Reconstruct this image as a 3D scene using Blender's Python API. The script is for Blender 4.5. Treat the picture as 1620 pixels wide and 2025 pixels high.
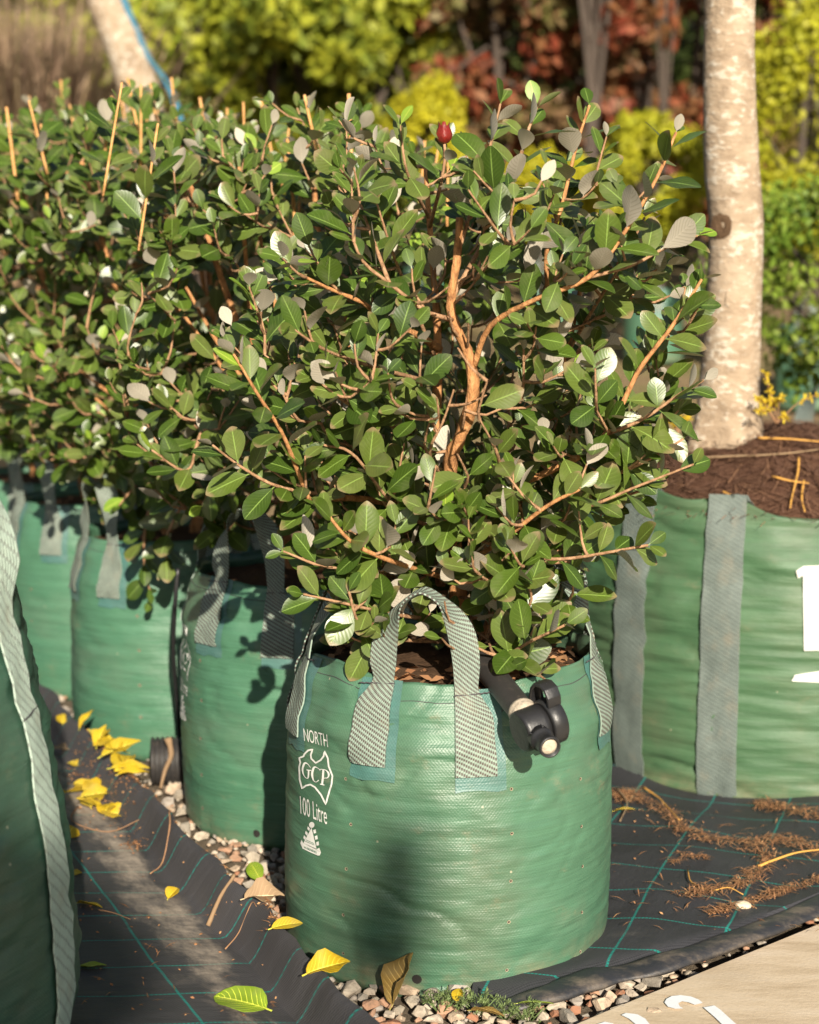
import bpy, bmesh, math, random
import numpy as np
from mathutils import Vector, Matrix, noise

for _o in list(bpy.data.objects):
    bpy.data.objects.remove(_o)
scene = bpy.context.scene
C = scene.collection
PI = math.pi

# ------------------------------------------------------------------ camera
F = 3300.0                      # focal length in photo pixels (1620 wide)
CX, CY = 810.0, 1012.5
HCAM = 1.05
TILT = math.atan((CY - 570.0) / F)
cam_d = bpy.data.cameras.new('camera')
cam = bpy.data.objects.new('camera', cam_d)
C.objects.link(cam)
cam.location = (0, 0, HCAM)
cam.rotation_euler = (PI / 2 - TILT, 0, 0)
cam_d.sensor_fit = 'HORIZONTAL'
cam_d.sensor_width = 24.0
cam_d.lens = F * 24.0 / 1620.0
cam_d.clip_start = 0.05
cam_d.clip_end = 300
cam_d.dof.use_dof = True
cam_d.dof.focus_distance = 2.55
cam_d.dof.aperture_fstop = 2.9
scene.camera = cam
scene.render.resolution_x = 819
scene.render.resolution_y = 1024

# ------------------------------------------------------------------ light
SUN_AZ, SUN_EL = math.radians(10), math.radians(23.5)     # behind the camera, to its right
SUN = Vector((math.cos(SUN_EL) * math.sin(SUN_AZ), -math.cos(SUN_EL) * math.cos(SUN_AZ), math.sin(SUN_EL)))
world = bpy.data.worlds.new('World')
scene.world = world
world.use_nodes = True
wn = world.node_tree.nodes
bg = wn['Background']
sky = wn.new('ShaderNodeTexSky')
sky.sky_type = 'NISHITA'
sky.sun_disc = False
sky.sun_elevation = SUN_EL
sky.sun_rotation = PI - SUN_AZ
world.node_tree.links.new(sky.outputs[0], bg.inputs[0])
bg.inputs[1].default_value = 0.055
sl = bpy.data.lights.new('sun', 'SUN')
sl.energy = 5.0
sl.angle = math.radians(0.55)
sl.color = (1.0, 0.90, 0.75)
so = bpy.data.objects.new('sun', sl)
C.objects.link(so)
so.location = (3, -8, 6)
so.rotation_euler = SUN.to_track_quat('Z', 'Y').to_euler()
vs = scene.view_settings
vs.view_transform = 'Standard'
vs.look = 'None'
vs.exposure = 0.95
vs.gamma = 1.0

# ------------------------------------------------------------------ helpers
ct, st = math.cos(TILT), math.sin(TILT)
def ray(px, py):
    x = (px - CX) / F; u = -(py - CY) / F
    return Vector((x, ct + u * st, -st + u * ct))
def P(px, py, Y):                       # point on the upright plane y = Y
    d = ray(px, py); t = Y / d.y
    return Vector((d.x * t, Y, HCAM + d.z * t))
def G(px, py, z=0.0):                   # point on the level plane z
    d = ray(px, py); t = (z - HCAM) / d.z
    return Vector((d.x * t, d.y * t, z))
def proj(v):
    x, y, z = v[0], v[1], v[2] - HCAM
    dep = y * ct - z * st; up = y * st + z * ct
    return CX + F * x / dep, CY - F * up / dep, dep

def lerp(a, b, t): return a + (b - a) * t
def smooth(t):
    t = max(0.0, min(1.0, t)); return t * t * (3 - 2 * t)
def interp(x, tab):
    if x <= tab[0][0]: return tab[0][1]
    for (a, va), (b, vb) in zip(tab, tab[1:]):
        if x <= b: return va + (vb - va) * smooth((x - a) / (b - a))
    return tab[-1][1]
def nz(x, y=0.0, z=0.0): return noise.noise(Vector((x, y, z)))

def root_off(o):
    v = Vector((0, 0, 0))
    while o is not None:
        v += o.location; o = o.parent
    return v
def link(name, me, parent=None, mat=None, kind=None):
    o = bpy.data.objects.new(name, me)
    C.objects.link(o)
    if parent is not None: o.parent = parent
    if mat is not None and not me.materials: me.materials.append(mat)
    if kind: o['kind'] = kind
    return o
def mesh_obj(name, verts, faces, mat, parent=None, sm=True, uvs=None, kind=None, mats=None, fm=None):
    off = root_off(parent)
    me = bpy.data.meshes.new(name)
    me.from_pydata([(v[0] - off.x, v[1] - off.y, v[2] - off.z) for v in verts], [], faces)
    if uvs is not None:
        ul = me.uv_layers.new(name='UVMap')
        idx = np.empty(len(me.loops), dtype=np.int32); me.loops.foreach_get('vertex_index', idx)
        ul.data.foreach_set('uv', np.asarray(uvs, dtype=np.float32)[idx].ravel())
    if mats:
        for m in mats: me.materials.append(m)
        me.polygons.foreach_set('material_index', fm)
    if sm: me.polygons.foreach_set('use_smooth', [True] * len(me.polygons))
    me.update()
    return link(name, me, parent, None if mats else mat, kind)
def empty(name, loc, label=None, cat=None, group=None):
    o = bpy.data.objects.new(name, None)
    C.objects.link(o)
    o.location = loc; o.empty_display_size = 0.05
    tag(o, label, cat, group)
    return o
def tag(o, label=None, cat=None, group=None, kind=None):
    if label: o['label'] = label
    if cat: o['category'] = cat
    if group: o['group'] = group
    if kind: o['kind'] = kind
    return o
def solidify(o, t, offset=-1.0):
    m = o.modifiers.new('thickness', 'SOLIDIFY'); m.thickness = t; m.offset = offset
    e = o.modifiers.new('sharp rim', 'EDGE_SPLIT'); e.split_angle = math.radians(50)
    return o

def fast_mesh(name, V, Fc, parent=None, mat=None, uv=None, rnd=None, sm=True, kind=None):
    """V (n,3) array, Fc (m,k) array of equal-size faces"""
    off = root_off(parent)
    V = np.asarray(V, dtype=np.float32) - np.array(off, dtype=np.float32)
    Fc = np.asarray(Fc, dtype=np.int32)
    me = bpy.data.meshes.new(name)
    m, k = Fc.shape
    me.vertices.add(len(V)); me.vertices.foreach_set('co', V.ravel())
    me.loops.add(m * k); me.loops.foreach_set('vertex_index', Fc.ravel())
    me.polygons.add(m)
    me.polygons.foreach_set('loop_start', np.arange(0, m * k, k, dtype=np.int32))
    try: me.polygons.foreach_set('loop_total', np.full(m, k, dtype=np.int32))
    except Exception: pass
    if sm: me.polygons.foreach_set('use_smooth', np.ones(m, dtype=bool))
    if uv is not None:
        ul = me.uv_layers.new(name='UVMap')
        ul.data.foreach_set('uv', np.asarray(uv, dtype=np.float32)[Fc.ravel()].ravel())
    if rnd is not None:
        a = me.attributes.new('rnd', 'FLOAT', 'POINT')
        a.data.foreach_set('value', np.asarray(rnd, dtype=np.float32))
    me.update(calc_edges=True)
    me.validate()
    return link(name, me, parent, mat, kind)
def instance_mesh(name, tv, tf, tuv, M, pos, parent, mat, seed=0, sm=True, kind=None, rnd=None):
    """M (n,3,3) columns = scaled axes"""
    n = len(pos); tv = np.asarray(tv); k = len(tv)
    V = np.einsum('nij,kj->nki', M, tv) + np.asarray(pos)[:, None, :]
    Fc = (np.asarray(tf)[None] + (np.arange(n) * k)[:, None, None]).reshape(-1, len(tf[0]))
    uv = np.tile(np.asarray(tuv), (n, 1)) if tuv is not None else None
    if rnd is None: rnd = np.random.default_rng(seed).random(n)
    return fast_mesh(name, V.reshape(-1, 3), Fc, parent, mat, uv, np.repeat(rnd, k), sm, kind)

def tube_data(pts, rads, seg=8, cap=True, rough=0.0, seed=0.0):
    pts = [Vector(p) for p in pts]
    n = len(pts); V = []; Fc = []; UV = []
    t0 = (pts[1] - pts[0]).normalized()
    a = t0.orthogonal().normalized()
    L = 0.0
    for i, p in enumerate(pts):
        t = (pts[min(i + 1, n - 1)] - pts[max(i - 1, 0)])
        t = t.normalized() if t.length > 1e-9 else t0
        a = (a - t * a.dot(t)).normalized(); b = t.cross(a)
        if i: L += (p - pts[i - 1]).length
        for s in range(seg):
            an = 2 * PI * s / seg
            r = rads[i]
            if rough: r *= 1 + rough * nz(p.x * 60 + seed, p.y * 60 + math.cos(an) * 1.5, p.z * 60 + math.sin(an) * 1.5)
            V.append(p + (a * math.cos(an) + b * math.sin(an)) * r); UV.append((s / seg, L))
    for i in range(n - 1):
        for s in range(seg):
            s2 = (s + 1) % seg
            Fc.append((i * seg + s, i * seg + s2, (i + 1) * seg + s2, (i + 1) * seg + s))
    if cap:
        Fc.append(tuple(reversed(range(seg)))); Fc.append(tuple((n - 1) * seg + s for s in range(seg)))
    return V, Fc, UV
def tube(name, pts, rads, mat, parent=None, seg=8, cap=True, rough=0.0, kind=None):
    if not hasattr(rads, '__len__'): rads = [rads] * len(pts)
    V, Fc, UV = tube_data(pts, rads, seg, cap, rough)
    return mesh_obj(name, V, Fc, mat, parent, True, UV, kind)
def spline(ctrl, n):
    """Catmull-Rom through ctrl"""
    c = [Vector(p) for p in ctrl]
    if len(c) < 3: return [c[0].lerp(c[-1], i / (n - 1)) for i in range(n)]
    c = [c[0] * 2 - c[1]] + c + [c[-1] * 2 - c[-2]]
    m = len(c) - 3; out = []
    for i in range(n):
        t = i / (n - 1) * m; k = min(int(t), m - 1); f = t - k
        p0, p1, p2, p3 = c[k:k + 4]
        out.append(0.5 * ((2 * p1) + (p2 - p0) * f + (2 * p0 - 5 * p1 + 4 * p2 - p3) * f * f + (3 * p1 - p0 - 3 * p2 + p3) * f ** 3))
    return out
def lathe(prof, seg, c, axis, mat, name, parent, sm=True):
    """prof [(along, radius)] around axis from c"""
    axis = Vector(axis).normalized(); a = axis.orthogonal().normalized(); b = axis.cross(a)
    V = []; Fc = []
    for (h, r) in prof:
        for s in range(seg):
            an = 2 * PI * s / seg
            V.append(Vector(c) + axis * h + (a * math.cos(an) + b * math.sin(an)) * r)
    for i in range(len(prof) - 1):
        for s in range(seg):
            s2 = (s + 1) % seg
            Fc.append((i * seg + s, i * seg + s2, (i + 1) * seg + s2, (i + 1) * seg + s))
    Fc.append(tuple(reversed(range(seg)))); Fc.append(tuple((len(prof) - 1) * seg + s for s in range(seg)))
    o = mesh_obj(name, V, Fc, mat, parent, False)
    n = len(o.data.polygons)
    o.data.polygons.foreach_set('use_smooth', [True] * (n - 2) + [False, False])
    return o

# ------------------------------------------------------------------ materials
class NB:
    def __init__(s, name):
        s.m = bpy.data.materials.new(name); s.m.use_nodes = True
        s.t = s.m.node_tree; s.n = s.t.nodes; s.b = s.n['Principled BSDF']; s.out = s.n['Material Output']
    def put(s, sock, v):
        if isinstance(v, bpy.types.NodeSocket): s.t.links.new(v, sock)
        elif isinstance(v, (tuple, list)) and len(v) == 3 and sock.type == 'RGBA': sock.default_value = (*v, 1)
        else: sock.default_value = v
    def node(s, typ, ins=None, **kw):
        n = s.n.new(typ)
        for k, v in kw.items(): setattr(n, k, v)
        for k, v in (ins or {}).items(): s.put(n.inputs[k], v)
        return n
    def math(s, op, a, b=0.0, c=0.0):
        return s.node('ShaderNodeMath', {0: a, 1: b, 2: c}, operation=op).outputs[0]
    def mix(s, f, a, b):
        n = s.node('ShaderNodeMix', data_type='RGBA')
        s.put(n.inputs[0], f); s.put(n.inputs[6], a); s.put(n.inputs[7], b)
        return n.outputs[2]
    def ramp(s, f, stops, interp='LINEAR'):
        n = s.node('ShaderNodeValToRGB', {0: f}); cr = n.color_ramp; cr.interpolation = interp
        while len(cr.elements) < len(stops): cr.elements.new(0.5)
        for e, (p, c) in zip(cr.elements, stops):
            e.position = p; e.color = (*c, 1) if len(c) == 3 else c
        return n.outputs[0]
    def step(s, f, lo, hi):
        n = s.node('ShaderNodeMapRange', {0: f, 1: lo, 2: hi, 3: 0.0, 4: 1.0}, interpolation_type='SMOOTHSTEP')
        return n.outputs[0]
    def coord(s, kind='Object'): return s.node('ShaderNodeTexCoord').outputs[kind]
    def mapping(s, v, scale=(1, 1, 1), rot=(0, 0, 0), loc=(0, 0, 0)):
        return s.node('ShaderNodeMapping', {'Vector': v, 'Scale': scale, 'Rotation': rot, 'Location': loc}).outputs[0]
    def noise(s, v, scale, detail=4, rough=0.6):
        return s.node('ShaderNodeTexNoise', {'Vector': v, 'Scale': scale, 'Detail': detail, 'Roughness': rough}).outputs[0]
    def voronoi(s, v, scale, out='Distance', feature='F1'):
        return s.node('ShaderNodeTexVoronoi', {'Vector': v, 'Scale': scale}, feature=feature).outputs[out]
    def sep(s, v):
        n = s.node('ShaderNodeSeparateXYZ', {0: v}); return n.outputs
    def bump(s, h, dist, strength=1.0, normal=None):
        n = s.node('ShaderNodeBump', {'Height': h, 'Distance': dist, 'Strength': strength})
        if normal is not None: s.t.links.new(normal, n.inputs['Normal'])
        return n.outputs[0]
    def set(s, **kw):
        names = dict(col='Base Color', rough='Roughness', normal='Normal', spec='Specular IOR Level', metal='Metallic', sheen='Sheen Weight', coat='Coat Weight')
        for k, v in kw.items(): s.put(s.b.inputs[names[k]], v)
        return s.m

def mat_plain(name, col, rough=0.6, var=0.25, scale=30, bump=0.0):
    b = NB(name); co = b.coord()
    n = b.noise(co, scale, 5)
    c = b.mix(n, tuple(x * (1 - var) for x in col), tuple(min(1, x * (1 + var)) for x in col))
    kw = dict(col=c, rough=rough)
    if bump: kw['normal'] = b.bump(n, bump)
    return b.set(**kw)

def mat_leaf(name, cols, back, rough=0.30, translucent=0.12, tipburn=True, spec=0.5, veins=0.16, bumps=0.12):
    b = NB(name)
    uv = b.coord('UV'); s = b.sep(uv); u, v = s[0], s[1]
    ac = b.math('ABSOLUTE', b.math('SUBTRACT', v, 0.5))
    at = b.node('ShaderNodeAttribute', attribute_name='rnd').outputs['Fac']
    orand = b.node('ShaderNodeObjectInfo').outputs['Random']
    r = b.math('FRACT', b.math('ADD', at, orand))
    base = b.ramp(r, [(i / (len(cols) - 1), c) for i, c in enumerate(cols)])
    gpos = b.node('ShaderNodeNewGeometry')
    blot = b.noise(gpos.outputs['Position'], 45, 3)
    base = b.mix(b.math('MULTIPLY', blot, 0.55), base, tuple(x * 0.55 for x in cols[0]))
    # midrib and side veins
    rib = b.step(ac, 0.035, 0.012)
    vv = b.math('SINE', b.math('MULTIPLY', b.math('SUBTRACT', u, b.math('MULTIPLY', ac, 0.55)), 58.0))
    vein = b.math('MULTIPLY', b.step(vv, 0.86, 1.0), b.step(ac, 0.5, 0.2))
    veincol = tuple(min(1, c * 2.6 + 0.05) for c in cols[len(cols) // 2])
    col = b.mix(b.math('MULTIPLY', vein, veins), base, veincol)
    col = b.mix(b.math('MULTIPLY', rib, 0.42), col, tuple(min(1, c * 1.3) for c in veincol))
    if tipburn:
        tb = b.math('MULTIPLY', b.step(b.math('ADD', u, b.math('MULTIPLY', blot, 0.35)), 0.98, 1.14), b.step(r, 0.35, 0.6))
        col = b.mix(b.math('MULTIPLY', tb, 0.8), col, (0.23, 0.16, 0.09))
    dust = b.math('MULTIPLY', b.step(b.noise(gpos.outputs['Position'], 18, 4), 0.48, 0.75), 0.22)
    col = b.mix(dust, col, (0.26, 0.24, 0.15))
    bcol = b.mix(b.math('MULTIPLY', b.step(vv, 0.5, 1.0), 0.55), back, tuple(x * 0.5 for x in back))
    bcol = b.mix(b.math('MULTIPLY', rib, 0.5), bcol, tuple(min(1, x * 1.2) for x in back))
    bcol = b.mix(b.math('MULTIPLY', blot, 0.4), bcol, tuple(x * 0.7 for x in back))
    bf = gpos.outputs['Backfacing']
    h = b.math('SUBTRACT', b.math('MULTIPLY', b.step(vv, -1.0, 1.0), -0.6), b.math('MULTIPLY', rib, 0.9))
    nrm = b.bump(h, 0.0009, bumps)
    rr = b.mix(bf, (rough,) * 3, (0.85,) * 3)
    m = b.set(col=b.mix(bf, col, bcol), rough=b.math('ADD', b.sep(rr)[0], b.math('MULTIPLY', blot, 0.12)), normal=nrm,
              spec=b.math('MULTIPLY', b.math('SUBTRACT', 1.0, bf), spec))
    if translucent:
        tr = b.node('ShaderNodeBsdfTranslucent', {'Color': b.mix(0.5, base, (0.22, 0.3, 0.02))})
        mx = b.node('ShaderNodeMixShader', {0: translucent})
        b.t.links.new(b.b.outputs[0], mx.inputs[1]); b.t.links.new(tr.outputs[0], mx.inputs[2])
        b.t.links.new(mx.outputs[0], b.out.inputs[0])
    return m

def mat_foliage(name, cols, rough=0.55, translucent=0.25):
    b = NB(name)
    at = b.node('ShaderNodeAttribute', attribute_name='rnd').outputs['Fac']
    base = b.ramp(at, [(i / max(1, len(cols) - 1), c) for i, c in enumerate(cols)])
    m = b.set(col=base, rough=rough, spec=0.3)
    tr = b.node('ShaderNodeBsdfTranslucent', {'Color': base})
    mx = b.node('ShaderNodeMixShader', {0: translucent})
    b.t.links.new(b.b.outputs[0], mx.inputs[1]); b.t.links.new(tr.outputs[0], mx.inputs[2])
    b.t.links.new(mx.outputs[0], b.out.inputs[0])
    return m

def mat_bag(name, col, dust=0.3, seed=0.0, gloss=0.0):
    b = NB(name)
    uv = b.coord('UV'); s = b.sep(uv); u, v = s[0], s[1]
    k = 2 * PI / 0.0052
    wv = b.math('MULTIPLY', b.math('SINE', b.math('MULTIPLY', u, k)), b.math('SINE', b.math('MULTIPLY', v, k * 0.9)))
    m1 = b.mapping(uv, (2.2, 60, 1), loc=(seed, seed, 0))
    streak = b.noise(m1, 1.0, 5, 0.65)
    blot = b.noise(b.mapping(uv, (5, 7, 1), loc=(seed * 2, 0, 0)), 1.0, 4)
    c1 = b.mix(streak, tuple(x * 0.6 for x in col), tuple(x * 1.4 for x in col))
    c1 = b.mix(b.math('MULTIPLY', b.step(blot, 0.45, 0.75), 0.35), c1, (col[0] * 1.9 + .02, col[1] * 1.15, col[2] * 1.35))
    c1 = b.mix(b.math('MULTIPLY', b.step(wv, 0.1, 0.9), 0.10), c1, tuple(x * 0.45 for x in col))
    # dried mud near the foot and dust scuffs
    dn = b.noise(b.mapping(uv, (9, 14, 1), loc=(3 + seed, 1, 0)), 1.0, 8, 0.72)
    foot = b.step(v, 0.10, 0.0)
    df = b.math('MULTIPLY', b.math('ADD', b.step(dn, 0.56, 0.78), b.math('MULTIPLY', foot, b.step(dn, 0.40, 0.62))), dust)
    c1 = b.mix(b.math('MINIMUM', df, 0.8), c1, (0.24, 0.18, 0.11))
    gr = b.step(b.noise(b.mapping(uv, (3.2, 2.4, 1), loc=(seed + 7, 2, 0)), 1.0, 5, 0.6), 0.48, 0.72)
    c1 = b.mix(b.math('MULTIPLY', gr, 0.42), c1, (0.085, 0.092, 0.055))
    sp = b.voronoi(b.mapping(uv, (30, 30, 1)), 1.0)
    speck = b.math('MULTIPLY', b.step(sp, 0.075, 0.035), b.step(b.noise(uv, 5, 2), 0.5, 0.6))
    c1 = b.mix(b.math('MULTIPLY', speck, 0.7), c1, (0.42, 0.38, 0.27))
    n1 = b.bump(wv, 0.0006, 0.2)
    n2 = b.bump(b.noise(b.mapping(uv, (7, 75, 1)), 1.0, 4), 0.006, 0.28, n1)
    n3 = b.bump(b.noise(b.mapping(uv, (26, 40, 1)), 1.0, 5), 0.004, 0.35, n2)
    n3 = b.bump(b.noise(b.mapping(uv, (11, 190, 1)), 1.0, 3), 0.0022, 0.4, n3)
    ro = b.math('ADD', 0.36 - gloss, b.math('MULTIPLY', b.noise(b.mapping(uv, (12, 60, 1)), 1.0, 4), 0.22))
    return b.set(col=c1, rough=ro, normal=n3, spec=0.6)

def mat_web(name, pale, dark, pu=0.0044, pv=0.0095, bal=0.5, mixf=1.0):
    b = NB(name)
    uv = b.coord('UV'); s = b.sep(uv); u, v = s[0], s[1]
    ru = b.math('DIVIDE', u, pu)
    row = b.math('FLOOR', ru)
    fr = b.math('FRACT', ru)
    colp = b.math('FRACT', b.math('ADD', b.math('DIVIDE', v, pv), b.math('MULTIPLY', row, 0.23)))
    edge = b.math('MULTIPLY', b.step(fr, 0.0, 0.25), b.step(fr, 1.0, 0.75))
    d = b.math('MULTIPLY', b.math('MULTIPLY', b.step(colp, bal + 0.06, bal - 0.06), b.step(colp, 0.0, 0.08)), edge)
    n = b.noise(b.mapping(uv, (60, 60, 1)), 1.0, 4)
    c = b.mix(b.math('MULTIPLY', d, mixf), b.mix(n, tuple(x * 0.7 for x in pale), tuple(x * 1.25 for x in pale)), b.mix(n, dark, tuple(x * 2.2 for x in dark)))
    c = b.mix(b.math('MULTIPLY', b.step(b.noise(b.mapping(uv, (18, 12, 1)), 1.0, 5), 0.5, 0.75), 0.35), c, (0.27, 0.22, 0.15))
    h = b.math('SUBTRACT', edge, b.math('MULTIPLY', d, 0.6))
    return b.set(col=c, rough=0.6, normal=b.bump(h, 0.0012, 0.6), spec=0.35)

def mat_mat(name, gu, gv, sand_lo, sand_hi, base=(0.036, 0.035, 0.037), sand=1.0):
    """woven black weed mat: teal marker threads every gu / gv metres of UV, sand lying between sand_lo..sand_hi of v"""
    b = NB(name)
    uv = b.coord('UV'); s = b.sep(uv)
    wob = b.node('ShaderNodeTexNoise', {'Vector': uv, 'Scale': 4.0, 'Detail': 3}).outputs['Color']
    ws = b.sep(wob)
    u = b.math('ADD', s[0], b.math('MULTIPLY', b.math('SUBTRACT', ws[0], 0.5), 0.02))
    v = b.math('ADD', s[1], b.math('MULTIPLY', b.math('SUBTRACT', ws[1], 0.5), 0.02))
    def line(x, sp, other, w):
        f = b.math('ABSOLUTE', b.math('SUBTRACT', b.math('FRACT', b.math('DIVIDE', x, sp)), 0.5))
        l = b.step(f, w / sp, w * 0.4 / sp)
        dash = b.step(b.math('SINE', b.math('MULTIPLY', other, 2 * PI / 0.006)), -0.9, 0.2)
        return b.math('MULTIPLY', l, b.math('ADD', b.math('MULTIPLY', dash, 0.55), 0.45))
    l = b.math('MAXIMUM', line(u, gu, v, 0.0028), line(v, gv, u, 0.0028))
    k = 2 * PI / 0.0055
    wv = b.math('MULTIPLY', b.math('SINE', b.math('MULTIPLY', s[0], k)), b.math('SINE', b.math('MULTIPLY', s[1], k)))
    n1 = b.noise(b.mapping(uv, (9, 9, 1)), 1.0, 6, 0.7)
    fade = b.noise(b.mapping(uv, (2.5, 5, 1)), 1.0, 4)
    c = b.mix(fade, tuple(x * 0.7 for x in base), tuple(x * 2.1 for x in base))
    c = b.mix(b.math('MULTIPLY', b.step(wv, 0.0, 0.8), 0.3), c, tuple(x * 0.4 for x in base))
    c = b.mix(b.math('MULTIPLY', l, b.math('SUBTRACT', 0.95, b.math('MULTIPLY', b.step(n1, 0.5, 0.7), 0.7))), c, (0.012, 0.20, 0.17))
    band = b.math('MULTIPLY', b.step(s[1], sand_lo - 0.03, sand_lo + 0.03), b.step(s[1], sand_hi + 0.05, sand_hi - 0.04))
    big = b.noise(b.mapping(uv, (3.1, 6, 1), loc=(1.3, .7, 0)), 1.0, 7, 0.72)
    sm = b.math('MULTIPLY', b.step(b.math('ADD', big, b.math('MULTIPLY', band, 0.2)), 0.60, 0.86), b.math('ADD', b.math('MULTIPLY', band, 0.8), 0.22))
    c = b.mix(b.math('MULTIPLY', sm, sand), c, b.mix(n1, (0.26, 0.215, 0.17), (0.44, 0.375, 0.30)))
    nb = b.bump(wv, 0.0006, 0.4)
    nb = b.bump(b.noise(b.mapping(uv, (12, 5, 1)), 1.0, 5), 0.014, 0.45, nb)
    return b.set(col=c, rough=0.58, normal=nb, spec=0.4)

def mat_bark_pale():
    b = NB('pale tree bark'); co = b.coord()
    n = b.noise(b.mapping(co, (9, 9, 13)), 1.0, 7, 0.7)
    c = b.ramp(n, [(0.25, (0.15, 0.105, 0.068)), (0.5, (0.32, 0.245, 0.17)), (0.75, (0.42, 0.335, 0.245))])
    sp = b.noise(b.mapping(co, (40, 40, 75)), 1.0, 4, 0.6)
    patch = b.noise(b.mapping(co, (7, 7, 10), loc=(4, 0, 1)), 1.0, 3)
    lich = b.step(b.math('ADD', sp, b.math('MULTIPLY', patch, 0.5)), 0.76, 0.9)
    c = b.mix(b.math('MULTIPLY', lich, 0.7), c, (0.52, 0.47, 0.39))
    crack = b.step(b.noise(b.mapping(co, (10, 10, 90)), 1.0, 4), 0.66, 0.76)
    c = b.mix(b.math('MULTIPLY', crack, 0.45), c, (0.2, 0.14, 0.09))
    return b.set(col=c, rough=0.85, normal=b.bump(b.math('ADD', n, sp), 0.012, 0.6), spec=0.2)

def mat_bark_orange(name='orange brown bark', a=(0.15, 0.065, 0.028), c2=(0.46, 0.225, 0.09)):
    b = NB(name); g = b.node('ShaderNodeNewGeometry').outputs['Position']
    n = b.noise(b.mapping(g, (90, 90, 45)), 1.0, 5, 0.7)
    c = b.ramp(n, [(0.3, a), (0.55, c2), (0.75, tuple(min(1, x * 1.25 + .03) for x in c2))])
    return b.set(col=c, rough=0.8, normal=b.bump(n, 0.008, 0.7), spec=0.2)

def mat_soil(name, a, c2, s=60):
    b = NB(name); g = b.node('ShaderNodeNewGeometry').outputs['Position']
    n = b.noise(g, s, 8, 0.75)
    n2 = b.noise(g, s * 0.12, 4)
    c = b.mix(n, a, c2); c = b.mix(b.math('MULTIPLY', n2, 0.4), c, tuple(x * 0.6 for x in a))
    return b.set(col=c, rough=0.95, normal=b.bump(n, 0.02, 0.8), spec=0.1)

def mat_stone():
    b = NB('crushed gravel stone')
    at = b.node('ShaderNodeAttribute', attribute_name='rnd').outputs['Fac']
    r = b.math('FRACT', b.math('ADD', at, b.node('ShaderNodeObjectInfo').outputs['Random']))
    c = b.ramp(r, [(0.0, (0.42, 0.36, 0.28)), (0.2, (0.50, 0.42, 0.33)), (0.38, (0.27, 0.24, 0.20)), (0.55, (0.46, 0.35, 0.25)), (0.7, (0.33, 0.29, 0.25)), (0.8, (0.30, 0.14, 0.08)), (0.88, (0.38, 0.22, 0.14)), (1.0, (0.58, 0.52, 0.43))], 'CONSTANT')
    g = b.node('ShaderNodeNewGeometry').outputs['Position']
    n = b.noise(g, 110, 6, 0.7)
    c = b.mix(b.math('MULTIPLY', b.step(n, 0.4, 0.72), 0.55), c, (0.15, 0.12, 0.09))
    return b.set(col=c, rough=0.85, normal=b.bump(n, 0.004, 0.6), spec=0.25)

def mat_concrete():
    b = NB('dusty concrete'); co = b.coord()
    n = b.noise(b.mapping(co, (5, 22, 5), rot=(0, 0, 0.4)), 1.0, 8, 0.7)
    n2 = b.noise(co, 2.3, 4)
    n3 = b.noise(co, 160, 3)
    c = b.ramp(n, [(0.3, (0.44, 0.335, 0.22)), (0.5, (0.60, 0.48, 0.34)), (0.7, (0.66, 0.55, 0.42))])
    c = b.mix(b.math('MULTIPLY', b.step(n2, 0.5, 0.7), 0.3), c, (0.28, 0.2, 0.12))
    c = b.mix(b.math('MULTIPLY', n3, 0.25), c, (0.2, 0.16, 0.11))
    return b.set(col=c, rough=0.85, normal=b.bump(n3, 0.002, 0.3), spec=0.25)

def mat_ground():
    b = NB('dry earth and grass'); g = b.node('ShaderNodeNewGeometry').outputs['Position']
    n = b.noise(g, 1.3, 7, 0.65); f = b.noise(g, 25, 6, 0.7)
    c = b.ramp(n, [(0.3, (0.19, 0.13, 0.075)), (0.5, (0.30, 0.22, 0.12)), (0.62, (0.20, 0.19, 0.07)), (0.8, (0.12, 0.14, 0.045))])
    c = b.mix(b.math('MULTIPLY', f, 0.5), c, (0.09, 0.06, 0.035))
    return b.set(col=c, rough=0.95, normal=b.bump(f, 0.03, 0.8), spec=0.1)

LEAFG = [(0.030, 0.060, 0.007), (0.052, 0.096, 0.010), (0.078, 0.128, 0.014), (0.104, 0.144, 0.024), (0.130, 0.160, 0.038)]
LEAFB = (0.50, 0.455, 0.37)
M = {}
M['leaf'] = mat_leaf('glossy dark leaf', LEAFG, LEAFB)
M['lime'] = mat_leaf('young lime leaf', [(0.20, 0.34, 0.03), (0.28, 0.42, 0.045)], (0.40, 0.45, 0.2), 0.4, 0.3, False)
M['bark'] = mat_bark_orange()
M['twig'] = mat_bark_orange('pale orange twig bark', (0.15, 0.08, 0.04), (0.36, 0.21, 0.115))
M['cutstem'] = mat_bark_orange('orange pruned stem', (0.40, 0.19, 0.06), (0.60, 0.33, 0.13))
M['bag'] = mat_bag('green woven bag', (0.055, 0.136, 0.080), 0.55)
M['bag_far'] = mat_bag('green woven bag, older', (0.054, 0.148, 0.085), 0.4, 5.0)
M['bag_big'] = mat_bag('grass green woven bag', (0.044, 0.108, 0.048), 0.3, 9.0, -0.14)
M['bag_dull'] = mat_bag('dull green woven bag', (0.028, 0.080, 0.050), 0.4, 14.0)
M['web'] = mat_web('pale green and brown webbing', (0.22, 0.285, 0.235), (0.04, 0.03, 0.026), 0.0034, 0.0075, 0.55)
M['web_grey'] = mat_web('grey green webbing', (0.125, 0.155, 0.14), (0.06, 0.075, 0.068), mixf=0.8)
M['web_pale'] = mat_web('bleached green webbing', (0.36, 0.45, 0.38), (0.14, 0.16, 0.14), 0.005, 0.02, 0.3)
M['patch'] = mat_bag('teal backing patch', (0.048, 0.135, 0.115), 0.3, 21.0)
M['thread'] = mat_plain('dark stitching thread', (0.05, 0.045, 0.05), 0.8)
M['print'] = mat_plain('white ink', (0.62, 0.62, 0.58), 0.6, 0.08, 90)
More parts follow.
